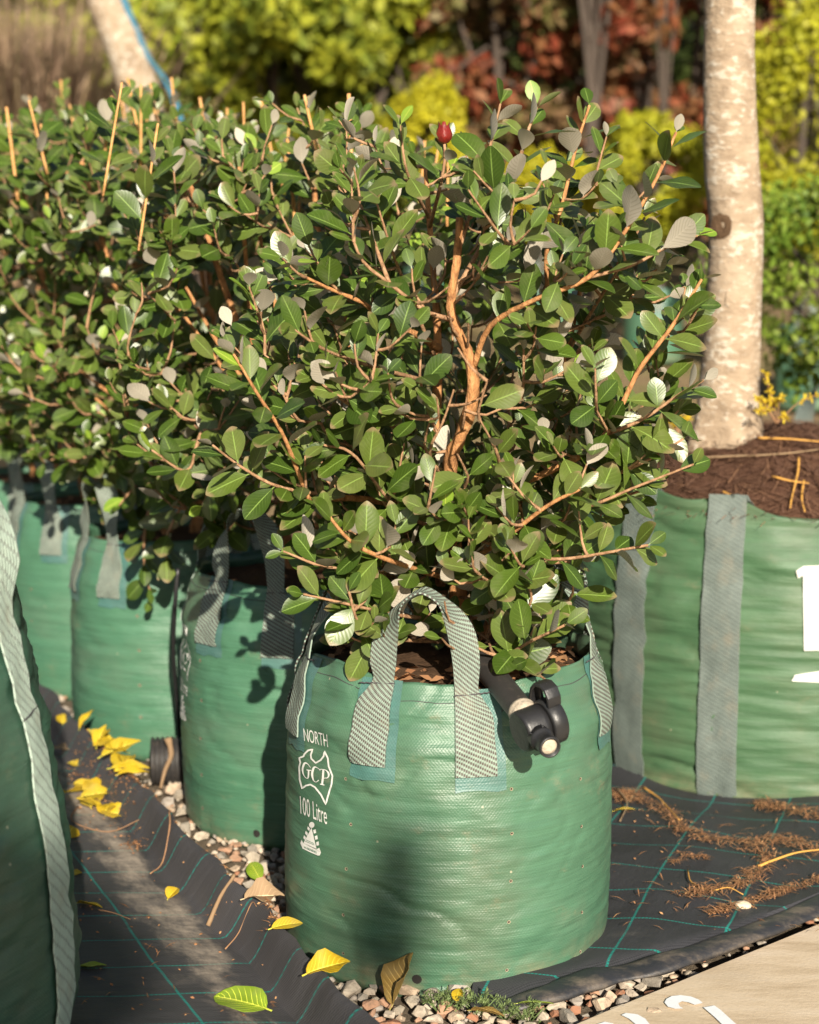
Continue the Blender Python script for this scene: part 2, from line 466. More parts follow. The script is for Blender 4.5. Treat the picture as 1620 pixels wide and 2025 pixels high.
M['printdark'] = mat_plain('green ink', (0.04, 0.16, 0.09), 0.6)
M['potsoil'] = mat_soil('potting bark mix', (0.055, 0.033, 0.02), (0.20, 0.115, 0.065), 90)
M['redsoil'] = mat_soil('reddish needle mulch', (0.075, 0.038, 0.024), (0.24, 0.125, 0.08), 110)
M['gravelbase'] = mat_soil('gravel dust', (0.11, 0.085, 0.06), (0.32, 0.26, 0.19), 120)
M['stone'] = mat_stone()
M['mat_left'] = mat_mat('black woven weed mat', 0.115, 0.205, -0.02, 0.075)
M['mat_right'] = mat_mat('black woven weed mat over mound', 0.155, 0.125, -5, -4, (0.024, 0.024, 0.027), 0.8)
M['plastic'] = mat_plain('black plastic', (0.018, 0.018, 0.019), 0.42, 0.3, 60, 0.001)
def mat_hem():
    b = NB('dusty black plastic sheet'); co = b.coord()
    n = b.noise(b.mapping(co, (14, 20, 20)), 1.0, 6, 0.7)
    c = b.mix(b.math('MULTIPLY', b.step(n, 0.42, 0.72), 0.5), (0.022, 0.023, 0.027), (0.24, 0.19, 0.14))
    return b.set(col=c, rough=0.5, normal=b.bump(n, 0.006, 0.4))
M['hem'] = mat_hem()
def mat_pipe():
    b = NB('scuffed black pipe'); g = b.node('ShaderNodeNewGeometry').outputs['Position']
    n = b.noise(b.mapping(g, (60, 60, 90)), 1.0, 6, 0.75)
    c = b.mix(b.math('MULTIPLY', b.step(n, 0.5, 0.8), 0.4), (0.026, 0.024, 0.023), (0.16, 0.12, 0.09))
    return b.set(col=c, rough=b.math('ADD', 0.36, b.math('MULTIPLY', n, 0.3)), normal=b.bump(n, 0.0012, 0.5))
M['pipe'] = mat_pipe()
M['scuff'] = mat_plain('chalky worn collar', (0.40, 0.34, 0.26), 0.85, 0.5, 160, 0.002)
M['hole'] = mat_plain('punched hole', (0.012, 0.010, 0.008), 0.9)
M['frayed'] = mat_plain('frayed hole rim', (0.30, 0.24, 0.16), 0.9)
M['concrete'] = mat_concrete()
M['paint'] = mat_plain('white marking paint', (0.72, 0.74, 0.76), 0.7, 0.1, 50)
M['ground'] = mat_ground()
M['palebark'] = mat_bark_pale()
M['knot'] = mat_soil('dark knot bark', (0.06, 0.035, 0.02), (0.27, 0.17, 0.10), 120)
M['dkbark'] = mat_soil('dark bark', (0.05, 0.04, 0.035), (0.16, 0.125, 0.10), 40)
M['yleaf'] = mat_leaf('fallen yellow leaf', [(0.52, 0.34, 0.012), (0.62, 0.43, 0.025), (0.44, 0.32, 0.02)], (0.50, 0.38, 0.07), 0.5, 0.12, False, 0.3, 0.3, 0.5)
M['gleaf'] = mat_leaf('fallen green and yellow leaf', [(0.20, 0.32, 0.02), (0.34, 0.38, 0.02)], (0.4, 0.4, 0.08), 0.45, 0.12, False, 0.4, 0.7, 0.5)
M['brleaf'] = mat_leaf('dry brown leaf', [(0.28, 0.17, 0.04), (0.36, 0.24, 0.06)], (0.34, 0.23, 0.08), 0.6, 0.08, False, 0.3, 0.5, 0.6)
M['dryleaf'] = mat_leaf('pale dried leaf', [(0.27, 0.175, 0.10), (0.33, 0.23, 0.135)], (0.30, 0.2, 0.12), 0.75, 0.05, False, 0.2)
M['drytwig'] = mat_plain('dry brown twig', (0.26, 0.14, 0.07), 0.85, 0.4, 80)
M['litter'] = mat_foliage('brown leaf litter', [(0.20, 0.09, 0.04), (0.34, 0.17, 0.08), (0.26, 0.13, 0.06), (0.42, 0.24, 0.11)], 0.9, 0.02)
M['needle'] = mat_foliage('brown needles', [(0.10, 0.05, 0.032), (0.20, 0.105, 0.065), (0.30, 0.16, 0.085), (0.14, 0.075, 0.05)], 0.9, 0.02)
M['orangetwig'] = mat_plain('orange needle', (0.55, 0.29, 0.06), 0.7, 0.25, 60)
M['bud'] = mat_plain('red bud', (0.17, 0.012, 0.008), 0.4, 0.5, 160, 0.002)
M['weed'] = mat_foliage('grey green weed', [(0.14, 0.20, 0.07), (0.24, 0.31, 0.12)], 0.6, 0.2)
M['yweed'] = mat_foliage('yellow flower sprays', [(0.62, 0.45, 0.03), (0.7, 0.55, 0.06)], 0.6, 0.2)
M['blue'] = mat_plain('blue tape', (0.045, 0.17, 0.26), 0.6)
M['far_yg'] = mat_foliage('yellow green tree leaves', [(0.05, 0.075, 0.010), (0.15, 0.19, 0.018), (0.34, 0.35, 0.03), (0.22, 0.26, 0.025), (0.09, 0.13, 0.015)])
M['far_dk'] = mat_foliage('dark green tree leaves', [(0.020, 0.030, 0.008), (0.040, 0.058, 0.012), (0.065, 0.080, 0.018)])
M['far_red'] = mat_foliage('red and orange autumn leaves', [(0.08, 0.035, 0.018), (0.24, 0.05, 0.025), (0.22, 0.10, 0.04), (0.07, 0.045, 0.02), (0.06, 0.06, 0.018)])
M['far_brown'] = mat_foliage('brown dry leaves', [(0.11, 0.065, 0.035), (0.2, 0.12, 0.06), (0.13, 0.12, 0.035), (0.08, 0.09, 0.02)])
M['gold'] = mat_foliage('golden conifer foliage', [(0.26, 0.26, 0.010), (0.38, 0.36, 0.015), (0.48, 0.43, 0.02), (0.32, 0.32, 0.015)])
M['goldgreen'] = mat_foliage('lime conifer foliage', [(0.20, 0.22, 0.012), (0.32, 0.33, 0.018), (0.42, 0.40, 0.022), (0.26, 0.28, 0.016)])
M['hedge'] = mat_foliage('bright hedge leaves', [(0.05, 0.10, 0.012), (0.11, 0.19, 0.02), (0.21, 0.28, 0.03), (0.15, 0.23, 0.03), (0.32, 0.26, 0.09)])
M['drygrass'] = mat_foliage('pinkish dry grass', [(0.28, 0.18, 0.12), (0.42, 0.29, 0.20), (0.34, 0.25, 0.15), (0.24, 0.19, 0.11)])

# ------------------------------------------------------------------ terrain and setting
def gz(x, y):
    if y < 5.2: z = 0.0
    elif y < 10: z = 0.15 * (y - 5.2)
    elif y < 19: z = 0.72 + 0.09 * (y - 10)
    else: z = 1.53 + 0.75 * (y - 19)
    return z + 0.03 * nz(x * 0.9, y * 0.9) * (1 if y > 5 else 0)
def build_ground():
    xs = [-60, -35, -20, -14] + [-10 + 0.5 * i for i in range(41)] + [14, 20, 35, 60]
    ys = [-40, -20, -8, -3, 0, 2] + [3 + 0.5 * i for i in range(40)] + [24, 27, 32, 40]
    V = [(x, y, gz(x, y) - 0.035) for y in ys for x in xs]
    n = len(xs)
    Fc = [(j * n + i, j * n + i + 1, (j + 1) * n + i + 1, (j + 1) * n + i) for j in range(len(ys) - 1) for i in range(n - 1)]
    o = mesh_obj('ground', V, Fc, M['ground'])
    tag(o, 'dry brown earth rising behind the potted plants', None, None, 'structure')
build_ground()

# gravel bed under the row of bags
def build_gravel():
    rng = random.Random(4)
    V = []; Fc = []
    nx, ny = 60, 60
    for j in range(ny + 1):
        for i in range(nx + 1):
            x = -2.4 + 3.6 * i / nx; y = 1.2 + 4.0 * j / ny
            V.append((x, y, -0.012 + 0.006 * nz(x * 14, y * 14)))
    for j in range(ny):
        for i in range(nx):
            a = j * (nx + 1) + i
            Fc.append((a, a + 1, a + nx + 2, a + nx + 1))
    g = mesh_obj('gravel_bed', V, Fc, M['gravelbase'])
    tag(g, 'bed of pale crushed gravel under the green bags', None, None, 'structure')
    # stone shapes: irregular chipped hulls
    shapes = []
    for k in range(9):
        bm = bmesh.new()
        for i in range(13):
            v = Vector((rng.gauss(0, 1), rng.gauss(0, 1), rng.gauss(0, 1))).normalized()
            v *= rng.uniform(0.85, 1.1)
            bm.verts.new((v.x * 1.0, v.y * rng.uniform(0.7, 0.85), v.z * 0.62))
        r = bmesh.ops.convex_hull(bm, input=bm.verts)
        bmesh.ops.delete(bm, geom=[e for e in r['geom_interior'] if isinstance(e, bmesh.types.BMVert)], context='VERTS')
        bmesh.ops.triangulate(bm, faces=bm.faces)
        me = bpy.data.meshes.new('stone'); bm.to_mesh(me); bm.free(); me.materials.append(M['stone'])
        shapes.append(me)
    # regions seen in the photo: (pixel corners of a box, how many)
    near, rest = [], []
    regs = [(690, 1925, 1340, 2060, 260), (430, 1650, 600, 1860, 120), (330, 1530, 420, 1660, 40), (90, 1330, 175, 1450, 40), (1195, 1560, 1260, 1640, 20)]
    for (x0, y0, x1, y1, n) in regs:
        k = 0; tries = 0; loc = []
        while k < n and tries < 6000:
            tries += 1
            p = G(rng.uniform(x0, x1), rng.uniform(y0, y1), 0.0)
            s = rng.choice([0.010, 0.014, 0.017, 0.020, 0.023]) * rng.uniform(0.85, 1.15)
            if any((p - q).length < 0.78 * (s + t) for q, t in loc): continue
            if (Vector((p.x, p.y)) - Vector((0.062, 2.645))).length < 0.235: continue
            loc.append((p, s)); k += 1
        near += loc
    near.sort(key=lambda a: -a[1] / a[0].y)
    for i, (p, s) in enumerate(near[:300]):
        o = bpy.data.objects.new('stone', shapes[i % 9]); C.objects.link(o); o.parent = g
        o.location = (p.x, p.y, s * 0.18 + rng.uniform(-0.002, 0.003)); o.rotation_euler = (rng.uniform(-.35, .35), rng.uniform(-.35, .35), rng.uniform(0, 6.3))
        o.scale = (s, s, s)
    # the remaining stones, one mass
    allp = [(p, s, 0.18) for p, s in near[300:]]
    for i in range(6500):
        p = Vector((rng.uniform(-1.7, 0.75), rng.uniform(1.9, 4.8), 0)); allp.append((p, rng.uniform(0.005, 0.012), -0.1))
    V = []; Fc = []; R = []
    base = []
    for me in shapes:
        base.append((np.array([v.co[:] for v in me.vertices]), np.array([p.vertices[:] for p in me.polygons])))
    for p, s, h in allp:
        tv, tf = base[rng.randrange(9)]
        a = rng.uniform(0, 6.3); ca, sa = math.cos(a), math.sin(a)
        Rm = np.array([[ca, -sa, 0], [sa, ca, 0], [0, 0, 1]])
        V.append(tv @ Rm.T * s + np.array([p.x, p.y, s * h])); R.append(np.full(len(tv), rng.random()))
        Fc.append(tf)
    off = 0; F2 = []
    for v, f in zip(V, Fc):
        F2.append(f + off); off += len(v)
    fast_mesh('gravel_chips', np.concatenate(V), np.concatenate(F2), g, M['stone'], None, np.concatenate(R), False, 'stuff')
build_gravel()

# ---- left weed mat, its turned-up edge running along the row of bags
LA, LB = G(752, 2028, 0.082), G(92, 1362, 0.082)
le = (LB - LA); le.z = 0; LLEN = le.length; le.normalize()
ls = Vector((-le.y, le.x, 0))                   # to the left of the row
if ls.x > 0: ls = -ls
def left_mat_point(t, s):
    """t metres along the edge, s metres across (0 = top of the lip)"""
    wob = 0.012 * nz(t * 3.1, 1.0) + 0.006 * nz(t * 9, 4.0)
    lip = 0.082 + 0.012 * nz(t * 4.3, 7.0)
    x = s + wob * smooth(1 - s / 0.15)
    if s < 0.05: z = lerp(lip, 0.012, smooth(s / 0.05))
    else: z = 0.012 + 0.004 * nz(t * 5, s * 7) + 0.010 * max(0, nz(t * 1.7, s * 2.0, 3.0))
    p = LA + le * t + ls * (x + 0.012 * (1 - smooth(s / 0.035)) * nz(t * 12, 2.2))
    return Vector((p.x, p.y, z))
def build_left_mat():
    ss = [-0.012, -0.004, 0.0, 0.006, 0.012, 0.02, 0.028, 0.036, 0.044, 0.052, 0.062, 0.08, 0.1, 0.13] + [0.16 + 0.05 * i for i in range(28)]
    ts = [-0.9 + 0.035 * i for i in range(115)]
    V = []; UV = []
    for t in ts:
        for s in ss:
            if s < 0:
                p = left_mat_point(t, 0.0) - ls * (-s) * 0.4; p.z -= -s * 4
            else: p = left_mat_point(t, s)
            V.append(p)
            # the marker threads lie a little askew to the edge
            UV.append((t - 0.40 * s, s - 0.07))
    n = len(ss)
    Fc = [(j * n + i, j * n + i + 1, (j + 1) * n + i + 1, (j + 1) * n + i) for j in range(len(ts) - 1) for i in range(n - 1)]
    o = mesh_obj('weed_mat', V, Fc, M['mat_left'], None, True, UV)
    solidify(o, 0.0015, 0)
    tag(o, 'black woven weed mat with teal grid threads and turned-up sandy edge', None, None, 'structure')
build_left_mat()
def on_left_mat(px, py):
    p = G(px, py, 0.014)
    d = p - LA; t = d.dot(le); s = d.dot(ls)
    return left_mat_point(t, max(s, 0.0))

# ---- right weed mat over a low mound, with a loose plastic hem
HEM = [(930, 1985, .012), (1000, 1980, .016), (1050, 1967, .022), (1110, 1948, .025), (1170, 1926, .028), (1240, 1916, .028), (1320, 1893, .034), (1390, 1870, .034), (1470, 1842, .036), (1550, 1810, .036), (1640, 1772, .036), (1760, 1725, .036), (1900, 1672, .036)]
hem_pts = [G(a, b, z) for a, b, z in HEM]
hem_line = spline(hem_pts, 90)
def mound(x, y):
    return 0.040 + 0.022 * nz(x * 2.4, y * 2.4, 5.0) + 0.010 * nz(x * 6.5, y * 6.5, 2.0) - 0.02 * smooth((y - 2.8) / 0.4)
def build_right_mat():
    V = []; UV = []
    rows = 48
    for h in hem_line:
        back = Vector((h.x + 0.15 + 0.25 * max(0, h.x), 3.75, 0))
        for j in range(rows + 1):
            f = j / rows
            p = h.lerp(back, f)
            z = lerp(h.z + 0.006, mound(p.x, p.y), smooth(f / 0.16))
            d = math.hypot(p.x - 0.062, p.y - 2.645)
            z = lerp(min(z, 0.028), z, smooth((d - 0.24) / 0.12))
            if f == 0: z = h.z - 0.01
            V.append(Vector((p.x, p.y, z))); UV.append((p.x * 0.94 - p.y * 0.34, p.x * 0.34 + p.y * 0.94))
    n = rows + 1
    Fc = []
    for i in range(len(hem_line) - 1):
        for j in range(rows):
            a = i * n + j
            c = (V[a] + V[a + n + 1]) / 2
            if math.hypot(c.x - 0.062, c.y - 2.645) < 0.232: continue
            Fc.append((a, a + n, a + n + 1, a + 1))
    o = mesh_obj('weed_mat', V, Fc, M['mat_right'], None, True, UV)
    solidify(o, 0.0015, 0)
    tag(o, 'black woven weed mat mounded beside the front bag, littered with brown bracts', None, None, 'structure')
    # the hem: a limp tube of plastic sheet
    V = []; Fc = []; seg = 10
    for i, h in enumerate(hem_line):
        t = (hem_line[min(i + 1, 89)] - hem_line[max(i - 1, 0)]).normalized()
        side = Vector((t.y, -t.x, 0)).normalized()           # toward the camera
        w = lerp(0.010, 0.027, smooth(i / 18)) * (1 + 0.35 * nz(i * 0.09, 1.0))
        hh = lerp(0.005, 0.009, smooth(i / 14)) * (1 + 0.5 * nz(i * 0.12, 4.0))
        for s in range(seg):
            an = 2 * PI * s / seg
            rr = 1 + 0.22 * nz(i * 0.16, math.cos(an) * 2.5, math.sin(an) * 2.5)
            V.append(h + side * (math.cos(an) * w * rr + 0.006) + Vector((0, 0, math.sin(an) * hh * rr - 0.004)))
    for i in range(89):
        for s in range(seg):
            s2 = (s + 1) % seg
            Fc.append((i * seg + s, i * seg + s2, (i + 1) * seg + s2, (i + 1) * seg + s))
    Fc.append(tuple(range(seg))); Fc.append(tuple(reversed([89 * seg + s for s in range(seg)])))
    h = mesh_obj('plastic_hem', V, Fc, M['hem'], o)
build_right_mat()
def on_right_mat(px, py, dz=0.0):
    p = G(px, py, 0.05)
    for _ in range(4):
        p = G(px, py, mound(p.x, p.y))
    return Vector((p.x, p.y, mound(p.x, p.y) + dz))

# ---- concrete slab with stencilled white marks
def build_slab():
    SZ = 0.018
    a, b_, c = G(1090, 2042, SZ), G(1330, 1938, SZ), G(1660, 1808, SZ)
    d1 = (c - a).normalized()
    n1 = Vector((d1.y, -d1.x, 0))
    p0 = a - d1 * 0.35; p1 = a + d1 * 1.9
    top = []
    k = 30
    for i in range(k + 1):
        p = p0.lerp(p1, i / k) + n1 * (0.0025 * nz(i * 0.7)); top.append(p)
    far = [p1 + n1 * 1.3, p0 + n1 * 1.3]
    bm = bmesh.new()
    vs_ = [bm.verts.new(p) for p in top + far]
    f = bm.faces.new(vs_)
    r = bmesh.ops.extrude_face_region(bm, geom=[f])
    for v in [e for e in r['geom'] if isinstance(e, bmesh.types.BMVert)]: v.co.z -= 0.09
    bmesh.ops.recalc_face_normals(bm, faces=bm.faces)
    edges = [e for e in bm.edges if abs(e.verts[0].co.z - SZ) < 1e-4 and abs(e.verts[1].co.z - SZ) < 1e-4]
    bmesh.ops.bevel(bm, geom=edges, offset=0.004, segments=2, affect='EDGES')
    me = bpy.data.meshes.new('concrete_slab'); bm.to_mesh(me); bm.free()
    o = link('pavement', me, None, M['concrete'])
    tag(o, 'pale tan concrete slab with white stencilled marks', None, None, 'structure')
    def c6(x, y): return G(1100 + x / 3.115, 1550 + y / 3.115, SZ + 0.003)
    marks = [
        [(668, 1347), (680, 1325), (712, 1308), (765, 1302), (830, 1310), (880, 1330), (903, 1350), (856, 1362), (815, 1346), (775, 1340), (752, 1352), (762, 1372), (785, 1384), (735, 1386), (690, 1374)],
        [(908, 1378), (975, 1366), (1012, 1392), (1060, 1436), (1120, 1490), (1200, 1560), (1100, 1560), (1040, 1500), (980, 1440)],
        [(402, 1424), (430, 1412), (500, 1420), (548, 1446), (575, 1480), (640, 1540), (560, 1560), (500, 1490), (450, 1448)],
        [(250, 1482), (300, 1466), (350, 1476), (400, 1530), (300, 1560)],
    ]
    for pts in marks:
        m = mesh_obj('painted_mark', [c6(*p) for p in pts], [tuple(range(len(pts)))], M['paint'], o, False)
build_slab()

# ------------------------------------------------------------------ bags
class Bag:
    pass
def make_bag(loc, R, h, prof, seed, mat, label, loops, group=None, rot=0.0, strap=(0.062, 0.125, 0.14), webm='web', long_straps=False, soilmat='potsoil', rimwave=0.010, soil_drop=0.035, name='planter_bag', mound_h=0.03, holes=True, detail=1.0, sag=0.0, wr=0.0019, rim_fn=None, stitch=True, arch_lean=None):
    """prof: [(fraction of height, fraction of R)]"""
    B = Bag(); B.loc = Vector(loc); B.R = R; B.h = h
    root = empty(name, loc, label, 'planter bag', group); B.root = root
    def rimh(th):
        base = h + rimwave * (nz(math.sin(th) * 1.6 + seed, math.cos(th) * 1.6) + 0.35 * nz(math.sin(th) * 5 + seed, math.cos(th) * 5))
        if rim_fn: base += rim_fn(th)
        return base
    def rad(th, z):
        f = z / rimh(th)
        r = R * interp(f, prof)
        sx, cx = math.sin(th), math.cos(th)
        r += R * 0.026 * nz(sx * 1.3 + seed, cx * 1.3, z * 2.5)
        r += 0.0042 * (R / 0.25) * smooth((f - 0.35) / 0.5) * nz(sx * 5 + z * 9 + seed, cx * 5 - z * 7, z * 16)
        cr = nz(sx * 2.4 + seed * 2, cx * 2.4, z * 11)
        r -= 0.0045 * (R / 0.25) * max(0.0, 1 - abs(cr) / 0.07) * smooth(0.5 + 1.5 * nz(sx * 3, cx * 3 + seed, 8.0))
        w = wr * (1.0 + 0.6 * nz(sx * 2 + 9, cx * 2 + seed))
        r += w * nz(sx * 2.2 + seed, cx * 2.2, z * 42 + 6 * nz(sx * 1.7, cx * 1.7 + seed))
        r += w * 0.7 * nz(sx * 5 + seed, cx * 5, z * 85)
        if f > 0.72: r += 0.010 * (f - 0.72) / 0.28 * nz(sx * 4 + seed, cx * 4, 3.0) * (R / 0.245)
        return r
    def S(th, z, off=0.0):
        """surface point at bag angle th (0 faces the camera) and height z"""
        f = max(0.0, z)
        r = rad(th, f) + off
        return B.loc + Vector((r * math.sin(th), -r * math.cos(th), z))
    B.S = S; B.rimh = rimh; B.rad = rad
    nth = int(110 * detail); nz_ = int(72 * detail)
    V = []; UV = []; Fc = []
    # underside ring, foot curve, wall, folded rim, inner wall
    rows = []
    for k in range(4):
        rows.append(('foot', k / 4))
    for k in range(nz_ + 1): rows.append(('wall', k / nz_))
    for k in range(1, 8): rows.append(('in', k / 7))
    for kind, f in rows:
        for i in range(nth + 1):
            th = 2 * PI * i / nth - PI
            H = rimh(th)
            if kind == 'foot':
                r = rad(th, 0.0) * (0.6 + 0.4 * f); p = B.loc + Vector((r * math.sin(th), -r * math.cos(th), 0.001 * (1 - f))); v = -0.1 * (1 - f)
            elif kind == 'wall':
                z = H * f; p = S(th, z); v = z
            else:
                z = H - 0.13 * f * min(1, h / 0.5); r = rad(th, z) - 0.004 - 0.003 * smooth(f * 6)
                p = B.loc + Vector((r * math.sin(th), -r * math.cos(th), z)); v = H + 0.1 * f
            V.append(p); UV.append((th * R, v))
    n = nth + 1
    for j in range(len(rows) - 1):
        for i in range(nth):
            Fc.append((j * n + i, j * n + i + 1, (j + 1) * n + i + 1, (j + 1) * n + i))
    B.body = mesh_obj('bag_wall', V, Fc, mat, root, True, UV)
    # soil
    V = [B.loc + Vector((0, 0, h - soil_drop + mound_h))]; Fc = []
    rings, sg = 18, 56
    for k in range(1, rings + 1):
        for s in range(sg):
            th = 2 * PI * s / sg; f = k / rings
            r = (rad(th, h - soil_drop) - 0.003) * f
            V.append(B.loc + Vector((r * math.sin(th), -r * math.cos(th), h - soil_drop + mound_h * (1 - f * f) + (0.008 * nz(r * 40 * math.sin(th) + seed, r * 40 * math.cos(th))) * (R / 0.245))))
    for s in range(sg): Fc.append((0, 1 + s, 1 + (s + 1) % sg))
    for k in range(rings - 1):
        for s in range(sg):
            a = 1 + k * sg; s2 = (s + 1) % sg
            Fc.append((a + s, a + sg + s, a + sg + s2, a + s2))
    B.soil = mesh_obj('soil', V, Fc, M[soilmat], root)
    B.soil_z = B.loc.z + h - soil_drop + mound_h
    # handles
    w, leg, arch = strap
    for li, (tc, half) in enumerate(loops):
        tc += rot
        lean = (arch_lean or {}).get(li, 0.0)
        tl, tr = tc - half, tc + half
        V = []; UV = []; Fc = []
        hd = w / 2
        legz = (0.012 if long_straps else None)
        path = []            # (centre, width dir * half)
        NL = 26 if long_straps else 12
        NS = 6
        def leg_row(th0, f, off=0.004):
            z0 = rimh(th0) - leg if legz is None else legz
            z = lerp(z0, rimh(th0) + 0.002, f)
            nar = 0.38 * smooth((f - 0.62) / 0.38) if not long_straps else 0.0; sd_ = 1 if th0 > tc else -1   # the outer edge curls back toward the arch
            return [S(th0 + ((u - 0.5) * (1 - nar) - sd_ * nar * 0.5) * w / R, z, off + 0.0006 * abs(u - .5) + 0.006 * nar * (1 - abs(2 * u - 1))) for u in [k / NS for k in range(NS + 1)]]
        rows_ = [leg_row(tl, k / NL) for k in range(NL + 1)]
        nleg = len(rows_)
        # free arch
        A, Dn = rows_[-1][NS // 2], leg_row(tr, 1.0)[NS // 2]
        radial = Vector((math.sin(tc), -math.cos(tc), 0)); tang = Vector((math.cos(tc), math.sin(tc), 0))
        NA = 30
        for k in range(1, NA):
            f = k / NA; an = PI * f
            x = -math.cos(an); e = math.sin(an)
            c = (A + Dn) / 2 + tang * (((Dn - A).dot(tang)) / 2 * (abs(x) ** 1.35) * (1 if x > 0 else -1)) + Vector((0, 0, arch * e ** 0.72))
            c += radial * (lean * e) + radial * (0.004 * nz(f * 3 + seed, li))
            tw = PI / 2 * smooth(f / 0.36) if f < 0.5 else PI - PI / 2 * smooth((1 - f) / 0.36)
            wd = tang * math.cos(tw) + radial * math.sin(tw)
            wd = (wd + Vector((0, 0, 0.12 * math.sin(2 * tw)))).normalized()
            squeeze = (1 - 0.38 * (0 if long_straps else 1)) + 0.18 * e
            rows_.append([c + wd * ((u - 0.5) * w * squeeze) + Vector((0, 0, -0.006 * (1 - (2 * u - 1) ** 2) * e)) for u in [q / NS for q in range(NS + 1)]])
        rows_ += [list(reversed(leg_row(tr, 1 - k / NL))) for k in range(NL + 1)]
        L = 0; prev = None
        for rw in rows_:
            c = rw[NS // 2]
            if prev is not None: L += (c - prev).length
            prev = c
            for q, p in enumerate(rw): V.append(p); UV.append((q / NS * w, L))
        for j in range(len(rows_) - 1):
            for q in range(NS):
                a = j * (NS + 1) + q
                Fc.append((a, a + 1, a + NS + 2, a + NS + 1))
        hs = mesh_obj('handle', V, Fc, M[webm], root, True, UV)
        solidify(hs, 0.0022, 1)
        # backing patches (short straps only), a sewn band across each leg
        for th0 in (tl, tr):
            if not long_straps:
                PV = []; PU = []; PF = []
                pw = w * 1.24; z1 = rimh(th0) - 0.002; z0 = rimh(th0) - leg - 0.022
                sh = 0.12 * w * (1 if th0 == tr else 1)
                for k in range(14):
                    z = lerp(z0, z1, k / 13)
                    for q in range(7):
                        u = q / 6 - 0.5
                        zz = z + (0.006 * nz(u * 6 + th0 * 3, seed) if k == 0 else 0)
                        out = 0.0018 + (0.004 * max(0, 1 - k / 2.0) * max(0, nz(u * 3 + seed, th0)))
                        PV.append(S(th0 + (u * pw + sh) / R, zz, out)); PU.append((u * pw, z))
                for k in range(13):
                    for q in range(6):
                        a = k * 7 + q; PF.append((a, a + 1, a + 8, a + 7))
                mesh_obj('backing_patch', PV, PF, M['patch'], hs, True, PU)
            if stitch:
                zs = rimh(th0) - (0.010 if not long_straps else h * 0.22)
                pts = [S(th0 + (k / 14 - 0.5) * w * 1.04 / R, zs + 0.0035 * (k / 14) + 0.001 * (k % 2), 0.0072) for k in range(15)]
                tube('stitching', pts, 0.0011, M['thread'], hs, 5)
    # hem seam under the rim
    if holes and not long_straps:
        pts = [S(-PI + 2 * PI * k / 180, rimh(-PI + 2 * PI * k / 180) - 0.026, 0.0004) for k in range(181)]
        tube('hem_seam', pts, 0.0007, M['thread'], B.body, 4, False)
    return B

def bag_hole(B, th, z, r, drain=False):
    n = 12
    c = B.S(th, z, 0.0016)
    def ringp(k, rr, off): return B.S(th + rr * math.cos(2 * PI * k / n) / B.R, z + rr * math.sin(2 * PI * k / n) * (1 + .2 * nz(k)), off)
    z = max(z, r * 1.5 + 0.004)
    V = [B.S(th, z, 0.0014)] + [ringp(k, r, 0.0012) for k in range(n)] + [ringp(k, r * (1.6 if not drain else 1.18), 0.0014) for k in range(n)]
    Fc = [(0, 1 + k, 1 + (k + 1) % n) for k in range(n)] + [(1 + k, 1 + n + k, 1 + n + (k + 1) % n, 1 + (k + 1) % n) for k in range(n)]
    fm = [0] * n + [1] * n
    mesh_obj('drain_hole' if drain else 'punched_hole', V, Fc, None, B.body, False, mats=[M['hole'], M['frayed'] if not drain else M['hole']], fm=fm)

def hit_bag(B, px, py):
    """bag angle and height where the line of sight through a pixel meets the bag"""
    d = ray(px, py); o = Vector((0, 0, HCAM)); r = B.R
    for _ in range(6):
        ox, oy = -B.loc.x, -B.loc.y
        a = d.x ** 2 + d.y ** 2; b = 2 * (ox * d.x + oy * d.y); c = ox * ox + oy * oy - r * r
        q = b * b - 4 * a * c
        t = (-b - math.sqrt(max(q, 0))) / (2 * a)
        p = o + d * t
        th = math.atan2(p.x - B.loc.x, -(p.y - B.loc.y)); z = p.z - B.loc.z
        r = B.rad(th, max(0.0, z))
    return th, z

def text_mesh(body, size=1.0):
    cu = bpy.data.curves.new('lettering', 'FONT'); cu.body = body; cu.size = size; cu.resolution_u = 4
    ob = bpy.data.objects.new('lettering', cu); C.objects.link(ob)
    bpy.context.view_layer.update()
    dg = bpy.context.evaluated_depsgraph_get()
    me = ob.evaluated_get(dg).to_mesh()
    V = [tuple(v.co) for v in me.vertices]; Fc = [tuple(p.vertices) for p in me.polygons]
    ob.evaluated_get(dg).to_mesh_clear()
    bpy.data.objects.remove(ob); bpy.data.curves.remove(cu)
    xs = [v[0] for v in V]; ys = [v[1] for v in V]
    x0, x1, y0, y1 = min(xs), max(xs), min(ys), max(ys)
    return [((v[0] - x0) / (x1 - x0), (v[1] - y0) / (y1 - y0)) for v in V], Fc
def stroke_poly(pts, widths, closed=False):
    """2-D ribbon: list of verts and quads; pts in crop pixels"""
    n = len(pts); V = []; Fc = []
    for i, p in enumerate(pts):
        if closed: a, b = pts[(i - 1) % n], pts[(i + 1) % n]
        else: a, b = pts[max(i - 1, 0)], pts[min(i + 1, n - 1)]
        dx, dy = b[0] - a[0], b[1] - a[1]; L = math.hypot(dx, dy) or 1
        nx, ny = -dy / L, dx / L; w = widths[i] if hasattr(widths, '__len__') else widths
        V += [(p[0] + nx * w / 2, p[1] + ny * w / 2), (p[0] - nx * w / 2, p[1] - ny * w / 2)]
    m = n if closed else n - 1
    for i in range(m):
        j = (i + 1) % n
        Fc.append((2 * i, 2 * i + 1, 2 * j + 1, 2 * j))
    return V, Fc
def densify(pts, k=4, closed=False):
    v = [Vector((p[0], p[1], 0)) for p in pts]
    if closed: v = v + [v[0]]
    out = []
    for a, b in zip(v, v[1:]):
        for i in range(k): out.append(a.lerp(b, i / k))
    if not closed: out.append(v[-1])
    return [(p.x, p.y) for p in out]

